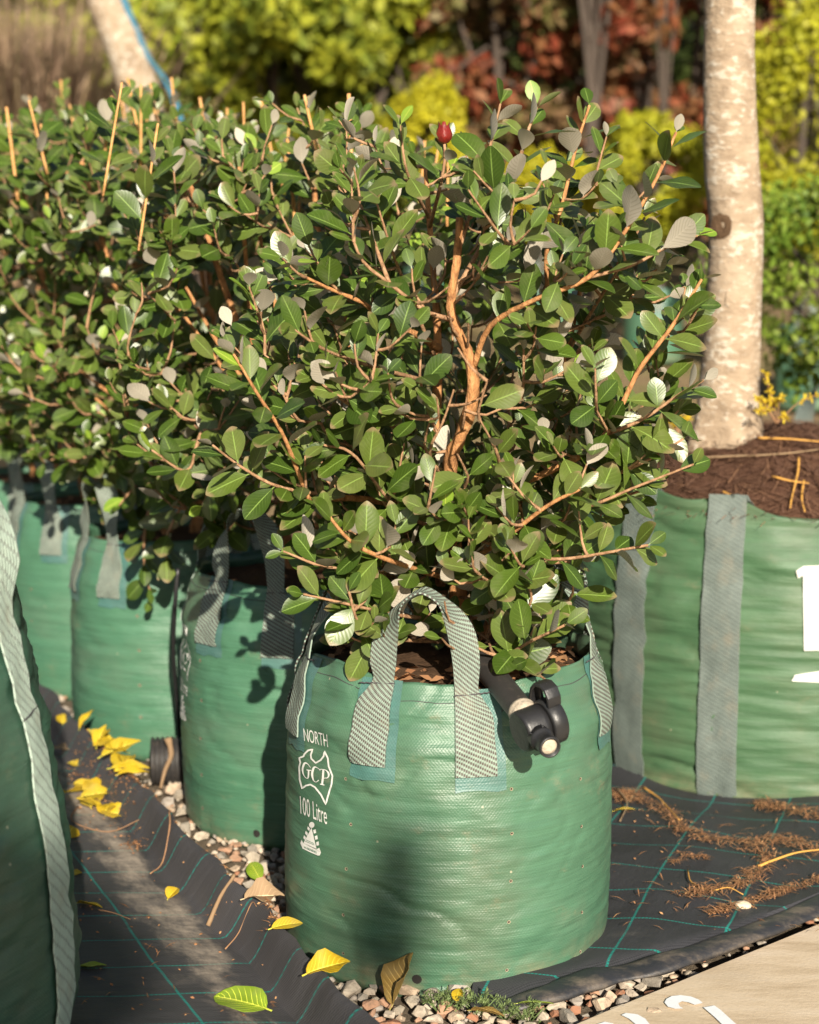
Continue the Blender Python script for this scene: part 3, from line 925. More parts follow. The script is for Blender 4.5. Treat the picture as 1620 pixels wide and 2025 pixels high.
def print_bag(B, uvfun):
    """the white print: uvfun turns crop pixels into (bag angle, height)"""
    par = B.body
    def put(name, V2, Fc, mat, off):
        V = []
        for p in V2:
            th, z = uvfun(*p); V.append(B.S(th, z, off))
        return mesh_obj(name, V, Fc, mat, par, False)
    def quadtext(body, tl, tr, bl, off, mat, name):
        V, Fc = text_mesh(body)
        pts = [(tl[0] + (tr[0] - tl[0]) * x + (bl[0] - tl[0]) * (1 - y), tl[1] + (tr[1] - tl[1]) * x + (bl[1] - tl[1]) * (1 - y)) for x, y in V]
        return put(name, pts, Fc, mat, off)
    quadtext('NORTH', (285, 132), (600, 215), (300, 305), 0.0022, M['print'], 'print_lettering')
    quadtext('100 Litre', (240, 1035), (592, 1180), (250, 1275), 0.0022, M['print'], 'print_lettering')
    emb = [(300, 480), (350, 430), (410, 415), (385, 490), (392, 540), (450, 597), (515, 560), (556, 505), (566, 440), (610, 530), (622, 640), (672, 770), (660, 880), (612, 1040), (583, 1150), (520, 1020), (440, 920), (380, 885), (320, 900), (270, 938), (238, 820), (232, 650), (247, 590), (232, 532), (290, 508)]
    V, Fc = stroke_poly(densify(emb, 3, True), 22, True)
    put('print_emblem', V, Fc, M['print'], 0.0022)
    g = spline([(383, 662, 0), (345, 612, 0), (303, 600, 0), (276, 680, 0), (290, 755, 0), (322, 797, 0), (350, 792, 0), (357, 700, 0)], 22)
    V, Fc = stroke_poly([(p.x, p.y) for p in g], [6, 6, 7, 9, 14, 20, 24, 26, 26, 24, 20, 16, 12, 10, 8, 8, 10, 14, 18, 20, 20, 20]); put('print_letter', V, Fc, M['print'], 0.0022)
    V, Fc = stroke_poly([(330, 690), (392, 698)], 12); put('print_letter', V, Fc, M['print'], 0.0023)
    c_ = spline([(512, 694, 0), (475, 664, 0), (430, 655, 0), (403, 740, 0), (420, 825, 0), (455, 852, 0), (490, 825, 0)], 20)
    V, Fc = stroke_poly([(p.x, p.y) for p in c_], [14, 10, 7, 7, 10, 16, 22, 27, 29, 29, 28, 25, 20, 15, 11, 9, 8, 8, 10, 12]); put('print_letter', V, Fc, M['print'], 0.0022)
    V, Fc = stroke_poly([(552, 690), (546, 790), (536, 885)], [27, 27, 25]); put('print_letter', V, Fc, M['print'], 0.0022)
    V, Fc = stroke_poly([(508, 878), (566, 892)], 11); put('print_letter', V, Fc, M['print'], 0.0023)
    p_ = spline([(514, 680, 0), (580, 690, 0), (622, 735, 0), (612, 790, 0), (556, 800, 0)], 14)
    V, Fc = stroke_poly([(p.x, p.y) for p in p_], [9, 9, 9, 9, 12, 18, 24, 26, 24, 18, 12, 9, 8, 7]); put('print_letter', V, Fc, M['print'], 0.00235)
    # warning triangle
    circ = [(398 + 36 * math.cos(a * PI / 8), 1424 + 40 * math.sin(a * PI / 8)) for a in range(16)]
    put('print_symbol', circ, [tuple(range(16))], M['print'], 0.0022)
    put('print_symbol', [(395, 1462), (288, 1668), (375, 1705), (462, 1742)], [(0, 1, 2, 3)], M['print'], 0.0022)
    for q in ([(345, 1442), (372, 1470), (366, 1508), (338, 1478)], [(318, 1502), (346, 1532), (338, 1572), (310, 1540)], [(296, 1562), (320, 1588), (312, 1628), (286, 1600)],
              [(418, 1492), (450, 1480), (458, 1528), (426, 1540)], [(436, 1575), (470, 1562), (478, 1612), (446, 1622)], [(456, 1655), (490, 1642), (494, 1694), (462, 1702)]):
        put('print_symbol', q, [(0, 1, 2, 3)], M['print'], 0.0022)
    put('print_symbol', [(262, 1622), (292, 1672), (380, 1712), (462, 1748), (498, 1728), (520, 1790), (505, 1830), (480, 1832), (370, 1785), (275, 1738), (247, 1668)], [tuple(range(11))], M['print'], 0.0022)
    quadtext('WARNING', (298, 1700), (470, 1772), (298, 1732), 0.0032, M['printdark'], 'print_lettering')
    for y in (0, 16): 
        V, Fc = stroke_poly([(318 + y * .5, 1640 - y * 1.2), (440 - y * .3, 1690 - y * 1.2)], 5); put('print_line', V, Fc, M['printdark'], 0.003)

ST_PROF = [(0.0, 0.93), (0.04, 0.985), (0.25, 1.0), (0.55, 1.0), (0.78, 0.985), (0.9, 0.93), (1.0, 0.865)]
D = math.radians
fb_loc = Vector((0.0625, 2.635, -0.015))
def front_rim(th):
    return -0.008 * math.exp(-((th - 0.2) / 0.8) ** 2) - 0.016 * math.exp(-((th - 0.26) / 0.1) ** 2) + 0.012 * math.exp(-((th - 1.3) / 0.35) ** 2) + 0.008 * math.exp(-((th + 1.0) / 0.4) ** 2)
FB = make_bag(fb_loc, 0.265, 0.495, ST_PROF, 1.7, M['bag'],
              'bright green woven bag printed NORTH and 100 Litre, black irrigation valve over its rim',
              [(D(-10.3), D(18)), (D(86), D(17)), (D(176), D(18)), (D(-86.5), D(17))], 'green planter bags in the row', rim_fn=front_rim, arch_lean={0: 0.012, 1: -0.05, 3: -0.09, 2: -0.02}, detail=1.6)
def fb_uv(cx, cy): return hit_bag(FB, 560 + cx / 6.75, 1420 + cy / 6.75)
print_bag(FB, fb_uv)
for (px, py) in [(685, 1540), (1011, 1560), (1012, 1648), (1010, 1742), (1006, 1823), (1002, 1918), (695, 1630), (686, 1718), (680, 1809), (680, 1885), (1149, 1634), (1151, 1713), (1150, 1804), (1147, 1882), (1147, 1540)]:
    th, z = hit_bag(FB, px, py); bag_hole(FB, th, z, 0.0016)
for (px, py) in [(825, 1936), (1081, 1930)]:
    th, z = hit_bag(FB, px, py); bag_hole(FB, th, z, 0.0065, True)

b2_loc = Vector((-0.195, 3.29, -0.012)); b3_loc = Vector((-0.545, 3.90, -0.012)); b4_loc = Vector((-0.83, 4.46, -0.012)); b5_loc = Vector((-1.12, 5.02, -0.012))
B2 = make_bag(b2_loc, 0.264, 0.515, ST_PROF, 11.3, M['bag_far'], 'green woven bag directly behind the front bag, its print half turned away, in leaf shadow',
              [(D(-29), D(18)), (D(62), D(17)), (D(-119), D(17))], 'green planter bags in the row', arch_lean={0: 0.0, 1: -.03, 2: -.03})
def b2_uv(cx, cy):
    th, z = fb_uv(cx, cy); return th - D(19), z + 0.015
print_bag(B2, b2_uv)
B3 = make_bag(b3_loc, 0.258, 0.50, ST_PROF, 23.1, M['bag_far'], 'green woven bag with low hanging leaves over it, beside the black corrugated pipe',
              [(D(-47), D(17)), (D(44), D(17)), (D(-137), D(17))], 'green planter bags in the row', detail=0.8)
B4 = make_bag(b4_loc, 0.258, 0.51, ST_PROF, 31.9, M['bag_far'], 'green woven bag wedged between the tall strap bag and the bag with the corrugated pipe',
              [(D(-20), D(18)), (D(60), D(17))], 'green planter bags in the row', rot=D(-18), detail=0.7)
B5 = make_bag(b5_loc, 0.258, 0.51, ST_PROF, 37.9, M['bag_far'], 'green woven bag at the hidden end of the row', [(D(-20), D(18))], 'green planter bags in the row', detail=0.5)
for B, lst in ((B2, [(397, 1306), (400, 1385), (398, 1460), (400, 1532), (402, 1598)]), (B3, [(272, 1218), (276, 1286), (277, 1355), (279, 1418)]), (B4, [(62, 1165), (63, 1228)])):
    for px, py in lst:
        th, z = hit_bag(B, px, py); bag_hole(B, th, z, 0.002)
th, z = hit_bag(B2, 508, 1648); bag_hole(B2, th, z, 0.0065, True)

# tall bag at the left edge with a pale full-length strap
L_PROF = [(0.0, 0.90), (0.05, 0.96), (0.2, 1.0), (0.45, 0.985), (0.7, 0.935), (0.85, 0.885), (1.0, 0.83)]
BL = make_bag((-0.840, 2.13, -0.01), 0.386, 0.665, L_PROF, 44.0, M['bag_dull'], 'dull dark green bag with a pale bleached strap running down its side',
              [(D(57), D(27)), (D(185), D(26)), (D(-60), D(26))], None, strap=(0.066, 0.2, 0.24), webm='web_pale', long_straps=True, holes=False, wr=0.004, detail=1.2, soil_drop=0.06)
# wide bag at the right holding the pale-barked tree
T_PROF = [(0.0, 0.94), (0.04, 0.985), (0.2, 1.0), (0.6, 0.99), (0.85, 0.965), (1.0, 0.93)]
def big_rim(th):
    return 0.035 * math.exp(-((th + 0.45) / 0.16) ** 2) + 0.045 * math.exp(-((th + 0.88) / 0.25) ** 2) - 0.012
BB = make_bag((0.855, 3.79, -0.01), 0.510, 0.615, T_PROF, 52.0, M['bag_big'], 'wide grass green bag with grey full-length straps and white 1, holding the pale tree',
              [(D(-38), D(12)), (D(59), D(20)), (D(150), D(20)), (D(-120), D(20))], None, strap=(0.082, 0.2, -0.07), webm='web_grey', long_straps=True, soilmat='redsoil', holes=False, mound_h=0.165, soil_drop=0.03, rim_fn=big_rim, wr=0.0045, detail=1.4, arch_lean={0: -0.10, 1: -0.1, 2: -.1, 3: -.1})
def numeral():
    def put(pts, off):
        d2 = []
        for p in pts:
            th, z = hit_bag(BB, *p); d2.append(BB.S(th, z, off))
        return d2
    def grid(poly_l, poly_r, n=10):
        V = []; Fc = []
        for i in range(n + 1):
            f = i / n
            for q in range(5):
                g = q / 4
                a = (lerp(poly_l[0][0], poly_l[1][0], f), lerp(poly_l[0][1], poly_l[1][1], f)); b = (lerp(poly_r[0][0], poly_r[1][0], f), lerp(poly_r[0][1], poly_r[1][1], f))
                V.append((lerp(a[0], b[0], g), lerp(a[1], b[1], g)))
        for i in range(n):
            for q in range(4):
                k = i * 5 + q; Fc.append((k, k + 1, k + 6, k + 5))
        return put(V, 0.005), Fc
    V, Fc = grid([(1588, 1119), (1590, 1286)], [(1628, 1117), (1630, 1285)])
    mesh_obj('print_numeral', V, Fc, M['print'], BB.body, False)
    V, Fc = grid([(1574, 1128), (1578, 1143)], [(1590, 1119), (1591, 1136)])
    mesh_obj('print_numeral', V, Fc, M['print'], BB.body, False)
    V, Fc = grid([(1572, 1334), (1566, 1346)], [(1650, 1322), (1650, 1350)])
    mesh_obj('print_bar', V, Fc, M['print'], BB.body, False)
numeral()

# ------------------------------------------------------------------ leaves
def leaf_template(ns, nc, width=0.56, fold=0.16, curl=0.10, tip=0.0, wave=0.0, obov=0.55):
    """leaf 1 long along +x, face up +z; quads"""
    V = []; UV = []; Fc = []
    for i in range(ns + 1):
        u = (1 - math.cos(PI * i / ns)) / 2
        x = 0.10 + 0.90 * u
        w = width * 0.5 * (math.sin(PI * u ** obov_exp(obov)) ** 0.66 if 0 < u < 1 else 0.0)
        w = max(w, 0.012 if i in (0, ns) else 0.0)
        for k in range(nc + 1):
            c = k / nc - 0.5; a = abs(c) * 2
            z = fold * w * 2 * a * 0.55 - curl * (u ** 1.6) - fold * 0.25 * w * (a ** 3) + wave * w * math.sin(u * 9 + (3 if c > 0 else 0)) * a
            V.append((x, c * 2 * w, z)); UV.append((u, k / nc))
    for i in range(ns):
        for k in range(nc):
            a = i * (nc + 1) + k
            Fc.append((a, a + nc + 1, a + nc + 2, a + 1))
    # stalk
    b = len(V); r = 0.014
    V += [(0, -r, 0), (0, r, 0), (0.12, -r, 0.004), (0.12, r, 0.004)]
    UV += [(0, 0.5)] * 4
    Fc.append((b, b + 2, b + 3, b + 1))
    return V, Fc, UV
def obov_exp(o): return math.log(0.5) / math.log(o)
LEAF_HI = [leaf_template(11, 2, w, f, c, 0, wv, o) for (w, f, c, wv, o) in
           [(0.54, 0.25, 0.08, 0.03, 0.55), (0.60, 0.16, 0.16, 0.05, 0.58), (0.48, 0.35, 0.02, 0.02, 0.52), (0.64, 0.10, 0.22, 0.08, 0.57), (0.52, 0.45, 0.12, 0.04, 0.6), (0.57, -0.12, 0.14, 0.05, 0.56), (0.50, 0.2, -0.10, 0.06, 0.54)]]
LEAF_LO = [leaf_template(7, 2, 0.56, 0.2, 0.10, 0, 0.0, 0.56), leaf_template(7, 2, 0.50, 0.3, 0.02, 0, 0, 0.53), leaf_template(7, 2, 0.60, 0.1, 0.18, 0, 0, 0.58)]
LEAF_MESH = {}
def leaf_meshes(mname):
    if mname not in LEAF_MESH:
        out = []
        for V, Fc, UV in LEAF_HI:
            me = bpy.data.meshes.new('leaf'); me.from_pydata(V, [], Fc)
            ul = me.uv_layers.new(name='UVMap'); idx = [l.vertex_index for l in me.loops]
            ul.data.foreach_set('uv', np.array([UV[i] for i in idx], dtype=np.float32).ravel())
            me.polygons.foreach_set('use_smooth', [True] * len(me.polygons)); me.materials.append(M[mname]); me.update()
            out.append(me)
        LEAF_MESH[mname] = out
    return LEAF_MESH[mname]

UP = Vector((0, 0, 1))
class Shrub:
    def __init__(s, loc, label, seed, leaf_len=0.058, name='feijoa_shrub', group='glossy shrubs potted in the row'):
        s.root = empty(name, loc, label, 'shrub', group); s.loc = Vector(loc)
        s.rng = random.Random(seed); s.leaves = []; s.nodes = []; s.twV = []; s.twF = []; s.L = leaf_len
        s.erect = 0.26
    def polyline(s, pts, r0, r1, part=None, mat='bark', n=None, seg=9, rough=0.25):
        n = n or max(6, int(sum((Vector(a) - Vector(b)).length for a, b in zip(pts, pts[1:])) / 0.02))
        pl = spline(pts, n); rd = [lerp(r0, r1, (i / (n - 1)) ** 0.8) for i in range(n)]
        if part: tube(part, pl, rd, M[mat], s.root, seg, True, rough)
        else:
            V, Fc, UV = tube_data(pl, rd, 5, False)
            b = sum(len(v) for v in s.twV)
            s.twV.append(np.array([v[:] for v in V])); s.twF.append(np.array(Fc) + b)
        return pl
    def add_nodes(s, pl, frm=0.0):
        for i, p in enumerate(pl):
            if i / len(pl) >= frm: s.nodes.append(p)
    def leaf(s, pos, d, T, size, mat='leaf', erect=False):
        rng = s.rng
        d = d.normalized()
        n0 = T * rng.uniform(0.1, 0.5) + UP * rng.uniform(0.2, 0.7) + SUN * rng.uniform(0.4, 1.2) + Vector((rng.uniform(-1, 1), rng.uniform(-1, 1), rng.uniform(-1, 1))) * 0.42
        if erect: n0 = T * 1.4 + UP * rng.uniform(0, 0.3) + Vector((rng.uniform(-1, 1), rng.uniform(-1, 1), rng.uniform(-1, 1))) * 0.3
        n = n0 - d * n0.dot(d)
        if n.length < 1e-3: n = d.orthogonal()
        n.normalize()
        s.leaves.append((pos, d, n, size, mat))
    def leafy(s, pl, span=0.22, step=0.024, tip=True, mat='leaf', limes=0.0, big=1.0):
        """opposite pairs of leaves back from the tip of a twig"""
        rng = s.rng
        pts = list(reversed(pl)); acc = 0.0; nxt = 0.0 if tip else 0.01; k = rng.randrange(2)
        az0 = rng.uniform(0, PI)
        for a, b in zip(pts, pts[1:]):
            seg = (b - a).length
            while acc + seg >= nxt:
                f = (nxt - acc) / max(seg, 1e-6)
                p = a.lerp(b, f); T = (a - b).normalized()
                q = nxt / span
                if nxt > span: return
                A = T.orthogonal().normalized(); Bv = T.cross(A)
                az = az0 + (PI / 2) * k + rng.uniform(-.3, .3)
                for sgn in (0, PI):
                    if rng.random() < 0.10 + 0.25 * q: continue
                    side = A * math.cos(az + sgn) + Bv * math.sin(az + sgn)
                    phi = D(rng.uniform(28, 45)) if nxt < step * 1.5 else D(rng.uniform(42, 72))
                    d = side * math.sin(phi) + T * math.cos(phi)
                    d = d + UP * rng.uniform(-0.15, 0.25) - Vector((0, 1, 0)) * rng.uniform(-.1, .2)
                    sz = s.L * big * rng.uniform(0.68, 1.18) * (0.55 if nxt < step * 0.7 else (0.8 if nxt < step * 1.8 else 1.0))
                    m = mat
                    if limes and nxt < step * 1.6 and rng.random() < limes: m = 'lime'
                    s.leaf(p, d, T, sz, m, nxt < step * 2.6 and rng.random() < s.erect)
                nxt += step * rng.uniform(0.8, 1.3); k += 1
            acc += seg
    def fill(s, n, sampler, r0=0.0034, r1=0.0014, limes=0.03, span=0.2, maxlen=0.34):
        rng = s.rng
        tips = [sampler(rng) for _ in range(n)]
        ax = s.loc
        tips.sort(key=lambda p: math.hypot(p.x - ax.x, p.y - ax.y) + 0.3 * abs(p.z - (ax.z + 0.35)))
        nd = np.array([p[:] for p in s.nodes]); extra = []
        for t in tips:
            al = np.concatenate([nd, np.array(extra)]) if extra else nd
            dv = al - np.array(t[:]); dist = np.linalg.norm(dv, axis=1)
            cost = dist + np.maximum(0, dv[:, 2] + 0.02) * 1.6 + np.where(dist < 0.06, 0.12, 0)
            i = int(np.argmin(cost)); a = Vector(al[i]); L = (t - a).length
            if L < 0.03: continue
            out = Vector((t.x - ax.x, t.y - ax.y, 0))
            mid = a.lerp(t, 0.5) + Vector((rng.uniform(-1, 1), rng.uniform(-1, 1), rng.uniform(-1, .4))) * 0.12 * L - UP * 0.10 * L
            pl = s.polyline([a, mid, t], r0 * (0.6 + 1.2 * min(1, L / 0.3)), r1, None, n=max(5, int(L / 0.022)))
            extra += [p[:] for p in pl[2:]]
            s.leafy(pl, min(span, L * 0.95) * rng.uniform(0.8, 1.1), limes=limes)
    def finish(s, n_obj=300, cull=None, cols=('leaf', 'lime')):
        rng = s.rng
        lv = [l for l in s.leaves if not (cull and cull(l))]
        # how much of each leaf the picture shows: a coarse depth buffer
        buf = {}
        order = []
        for i, (p, d, n, sz, m) in enumerate(lv):
            c = p + d * sz * 0.55
            x, y, dep = proj(c)
            rr = max(1, int(sz * 0.28 * F / dep / 8))
            cx, cy = int(x / 8), int(y / 8)
            if not (-2 <= cx <= 204 and -2 <= cy <= 256): continue
            for a in range(-rr, rr + 1):
                for b in range(-rr, rr + 1):
                    k = (cx + a, cy + b)
                    if k not in buf or dep < buf[k][0]: buf[k] = (dep, i)
        cnt = {}
        for dep, i in buf.values(): cnt[i] = cnt.get(i, 0) + 1
        top = sorted(cnt, key=lambda i: -cnt[i])[:n_obj]
        ts = set(top)
        for i in top:
            p, d, n, sz, m = lv[i]
            me = leaf_meshes(m)[rng.randrange(7)]
            o = bpy.data.objects.new('leaf', me); C.objects.link(o); o.parent = s.root
            y = n.cross(d)
            mt = Matrix((d, y, n)).transposed().to_4x4(); mt.translation = p - s.loc
            o.matrix_local = mt @ Matrix.Diagonal((sz, sz, sz, 1))
        for m in cols:
            for v, (tv, tf, tuv) in enumerate(LEAF_LO):
                sel = [l for i, l in enumerate(lv) if i not in ts and l[4] == m and i % 3 == v]
                if not sel: continue
                Mx = np.array([[[d.x, n.cross(d).x, n.x], [d.y, n.cross(d).y, n.y], [d.z, n.cross(d).z, n.z]] for p, d, n, sz, _ in sel]) * np.array([l[3] for l in sel])[:, None, None]
                instance_mesh('foliage', tv, tf, tuv, Mx, np.array([l[0][:] for l in sel]), s.root, M[m], rng.randrange(9999), kind='stuff')
        if s.twV:
            fast_mesh('twigs', np.concatenate(s.twV), np.concatenate(s.twF), s.root, M['twig'], kind='stuff')

# ------------------------------------------------------------------ the front shrub
fs = Shrub((fb_loc.x, fb_loc.y, FB.soil_z - 0.02), 'open glossy leaved shrub with a bare orange stem and red bud, in the printed bag', 7, 0.063)
def pp(lst): return [P(a, b, c) for a, b, c in lst]
trunk = pp([(902, 1345, 2.655), (905, 1250, 2.66), (906, 1180, 2.65), (897, 1050, 2.63), (890, 920, 2.59), (911, 860, 2.56), (936, 770, 2.535), (926, 700, 2.53), (897, 635, 2.52), (893, 585, 2.51), (905, 505, 2.50), (909, 430, 2.49)])
trunk[0].z = FB.soil_z - 0.05
tl = fs.polyline(trunk, 0.0160, 0.0048, 'trunk', seg=12, rough=0.55); fs.add_nodes(tl, 0.25)
t2 = pp([(885, 1345, 2.70), (870, 1100, 2.72), (862, 900, 2.74), (866, 700, 2.75), (862, 600, 2.76), (850, 450, 2.77), (842, 330, 2.78)]); t2[0].z = FB.soil_z - 0.05
tl2 = fs.polyline(t2, 0.012, 0.0035, 'trunk', seg=10, rough=0.35); fs.add_nodes(tl2, 0.25)
t3 = pp([(935, 1345, 2.72), (1000, 1150, 2.76), (1030, 1000, 2.78), (1070, 860, 2.78), (1120, 700, 2.78), (1150, 560, 2.76)]); t3[0].z = FB.soil_z - 0.05
tl3 = fs.polyline(t3, 0.011, 0.0035, 'trunk', seg=9, rough=0.35); fs.add_nodes(tl3, 0.25)
BR = [
    ([(868, 690, 2.75), (830, 665, 2.66), (760, 635, 2.58), (720, 600, 2.53), (650, 570, 2.49), (588, 540, 2.46)], .0085, .0022, .20),
    ([(895, 632, 2.515), (840, 615, 2.47), (770, 560, 2.44), (720, 520, 2.42), (700, 478, 2.41)], .0050, .0022, .17),
    ([(866, 760, 2.74), (720, 720, 2.52), (640, 690, 2.42), (572, 645, 2.37)], .0048, .0018, .24),
    ([(868, 1010, 2.72), (700, 985, 2.56), (622, 992, 2.49), (600, 960, 2.46), (560, 860, 2.40), (510, 780, 2.36), (462, 700, 2.34)], .0075, .0020, .36),
    ([(905, 1150, 2.64), (790, 1115, 2.45), (700, 1075, 2.38), (642, 1010, 2.35)], .0060, .0024, .28),
    ([(890, 1270, 2.66), (770, 1262, 2.47), (712, 1235, 2.40), (690, 1170, 2.37)], .0042, .0022, .17),
    ([(700, 985, 2.56), (560, 965, 2.46), (480, 925, 2.42), (420, 880, 2.40)], .0040, .0018, .22),
    ([(934, 735, 2.535), (970, 645, 2.49), (1060, 592, 2.43), (1165, 548, 2.40), (1235, 460, 2.40), (1300, 350, 2.42), (1337, 262, 2.44)], .0060, .0024, .42),
    ([(905, 1010, 2.63), (1080, 935, 2.54), (1180, 880, 2.48), (1230, 800, 2.45), (1265, 730, 2.44), (1322, 655, 2.43), (1356, 605, 2.43), (1388, 552, 2.43)], .0075, .0024, .40),
    ([(905, 1120, 2.64), (985, 1075, 2.48), (1080, 1002, 2.42), (1146, 968, 2.40)], .0052, .0026, .20),
    ([(906, 1105, 2.64), (1030, 1100, 2.50), (1120, 1105, 2.45), (1282, 1078, 2.42)], .0048, .0022, .15),
    ([(1195, 860, 2.47), (1270, 830, 2.45), (1340, 782, 2.44), (1392, 752, 2.44)], .0040, .0020, .17),
    ([(1035, 1000, 2.77), (1200, 945, 2.52), (1290, 905, 2.46), (1352, 868, 2.44)], .0046, .0018, .20),
    ([(902, 1320, 2.655), (985, 1305, 2.50), (1050, 1268, 2.42), (1118, 1236, 2.38)], .0050, .0020, .17),
    ([(894, 590, 2.51), (955, 480, 2.56), (1010, 372, 2.60), (1040, 272, 2.62), (1062, 212, 2.62)], .0050, .0024, .24),
    ([(1110, 720, 2.78), (1080, 520, 2.70), (1112, 405, 2.68), (1140, 290, 2.70), (1166, 208, 2.70)], .0055, .0024, .24),
    ([(850, 450, 2.77), (868, 380, 2.70), (880, 320, 2.68), (879, 283, 2.68)], .0040, .0026, .08),
    ([(906, 500, 2.50), (940, 390, 2.50), (968, 295, 2.50), (990, 205, 2.50)], .0040, .0018, .22),
    ([(770, 560, 2.44), (722, 430, 2.53), (688, 325, 2.58)], .0040, .0018, .20),
    ([(848, 430, 2.77), (805, 340, 2.62), (792, 248, 2.60)], .0038, .0018, .18),
    ([(1165, 548, 2.40), (1250, 525, 2.43), (1325, 485, 2.44), (1380, 466, 2.44)], .0036, .0018, .18),
    ([(1025, 1020, 2.77), (1150, 1005, 2.50), (1260, 962, 2.46), (1372, 918, 2.44)], .0044, .0018, .22),
    ([(866, 720, 2.75), (800, 560, 2.62), (770, 480, 2.55), (745, 400, 2.52)], .0042, .0018, .2),
    ([(1120, 700, 2.78), (1180, 600, 2.60), (1230, 520, 2.52), (1275, 430, 2.5)], .0042, .0018, .2),
    ([(906, 1180, 2.65), (970, 1190, 2.52), (1010, 1150, 2.44), (1035, 1120, 2.4)], .0042, .0018, .16),
    ([(897, 1060, 2.63), (790, 1010, 2.50), (700, 900, 2.40), (640, 880, 2.37)], .0044, .0018, .22),
    ([(866, 880, 2.73), (770, 840, 2.55), (690, 800, 2.43), (620, 745, 2.4)], .0044, .0018, .24),
    ([(890, 960, 2.60), (850, 900, 2.48), (878, 830, 2.44), (898, 770, 2.43)], .0034, .0016, .10),
    ([(890, 1230, 2.64), (780, 1215, 2.46), (690, 1195, 2.38), (600, 1175, 2.36)], .0044, .0018, .22),
    ([(880, 1180, 2.68), (740, 1130, 2.50), (640, 1120, 2.42), (560, 1090, 2.40)], .0044, .0018, .22),
    ([(935, 1280, 2.66), (1010, 1235, 2.50), (1050, 1190, 2.44), (1040, 1140, 2.42)], .0040, .0018, .16),
    ([(940, 1300, 2.68), (1010, 1290, 2.52), (1060, 1330, 2.43), (1080, 1345, 2.40)], .0040, .0018, .14),
    ([(912, 1240, 2.66), (960, 1260, 2.54), (975, 1290, 2.46), (1010, 1320, 2.42)], .0036, .0018, .12),
]
for pts, r0, r1, sp in BR:
    w = pp(pts)
    pl = fs.polyline(w, r0 * 0.85, r1 * 0.9, 'branch', 'twig' if r0 < .0052 else 'bark', seg=7, rough=0.15)
    fs.add_nodes(pl, 0.15)
    fs.leafy(pl, sp, 0.025, limes=0.04, big=1.06)
def samp_front(rng):
    while True:
        v = Vector((rng.uniform(-1, 1), rng.uniform(-1, 1), rng.uniform(-1, 1)))
        if not 0.30 < v.length < 1: continue
        z = 0.93 + v.z * 0.40
        w = interp((v.z + 1) / 2, [(0, 0.30), (0.12, 0.62), (0.35, 0.92), (0.6, 1.0), (0.85, 0.9), (1, 0.8)])
        rr = math.sqrt(max(0.02, 1 - v.z * v.z)) 
        a = math.atan2(v.y, v.x); q = math.hypot(v.x, v.y) / max(1e-3, rr)
        q = min(1, q)
        p = Vector((0.075 + math.cos(a) * q * 0.385 * w, 2.64 + math.sin(a) * q * 0.33 * w, z))
        px, py, _ = proj(p)
        if px < 440 or px > 1400 or py < 215: continue
        if px < 640 and py < 380 + (640 - px) * 1.1: continue
        if px > 1200 and py < 330: continue
        if px > 1180 and 640 < py < 800 and rng.random() < 0.6: continue
        return p
fs.fill(430, samp_front, limes=0.03)
def samp_low(rng):
    a = rng.uniform(0, 2 * PI); q = math.sqrt(rng.uniform(0.1, 1)); h = rng.random()
    return Vector((0.05 + math.cos(a) * q * lerp(0.20, 0.29, h), 2.585 + math.sin(a) * q * 0.25, lerp(0.54, 0.82, h)))
fs.fill(125, samp_low, limes=0.02, span=0.16)
KEEP = [(890, 920), (911, 860), (936, 770), (926, 700), (897, 635), (893, 585), (905, 505), (909, 440)]
def cull_front(l):
    p, d, n, sz, m = l
    c = p + d * sz * 0.6
    x, y, dep = proj(c)
    if z_low(c): return True
    if 440 < y < 920 and c.y < 2.60:
        for (x0, y0), (x1, y1) in zip(KEEP, KEEP[1:]):
            if y1 <= y <= y0:
                xc = x0 + (x1 - x0) * (y0 - y) / (y0 - y1)
                if abs(x - xc) < 50: return True
    if c.y < 2.44 and ((735 < x < 800 and 1250 < y < 1370) or (780 < x < 915 and 1140 < y < 1225) or (870 < x < 965 and 1210 < y < 1370)): return True     # leave the front handle clear
    if 1385 < y and 600 < x: return True
    return False
def z_low(c): 
    r = math.hypot(c.x - fb_loc.x, c.y - fb_loc.y)
    return c.z < FB.soil_z + 0.012 or (c.z < 0.475 and 0.19 < r < 0.285)
fs.finish(300, cull_front)
def build_bud():
    c = P(878, 285, 2.68); s = 0.026
    V = []; Fc = []; seg = 14
    prof = [(0.0, 0.10), (0.12, 0.28), (0.35, 0.44), (0.6, 0.46), (0.85, 0.38), (1.05, 0.30), (1.22, 0.30)]
    for h, r in prof:
        for k in range(seg):
            an = 2 * PI * k / seg
            rr = r * (1 + 0.14 * math.cos(an * 4)) ; hh = h + (0.16 * math.cos(an * 4) if h > 1.1 else 0)
            V.append(c + Vector((rr * math.cos(an), rr * math.sin(an), hh)) * s)
    for j in range(len(prof) - 1):
        for k in range(seg):
            k2 = (k + 1) % seg
            Fc.append((j * seg + k, j * seg + k2, (j + 1) * seg + k2, (j + 1) * seg + k))
    Fc.append(tuple(reversed(range(seg)))); Fc.append(tuple((len(prof) - 1) * seg + k for k in range(seg)))
    o = mesh_obj('flower_bud', V, Fc, M['bud'], fs.root); o['label'] = 'dark red waxy bud at a shoot tip'
build_bud()

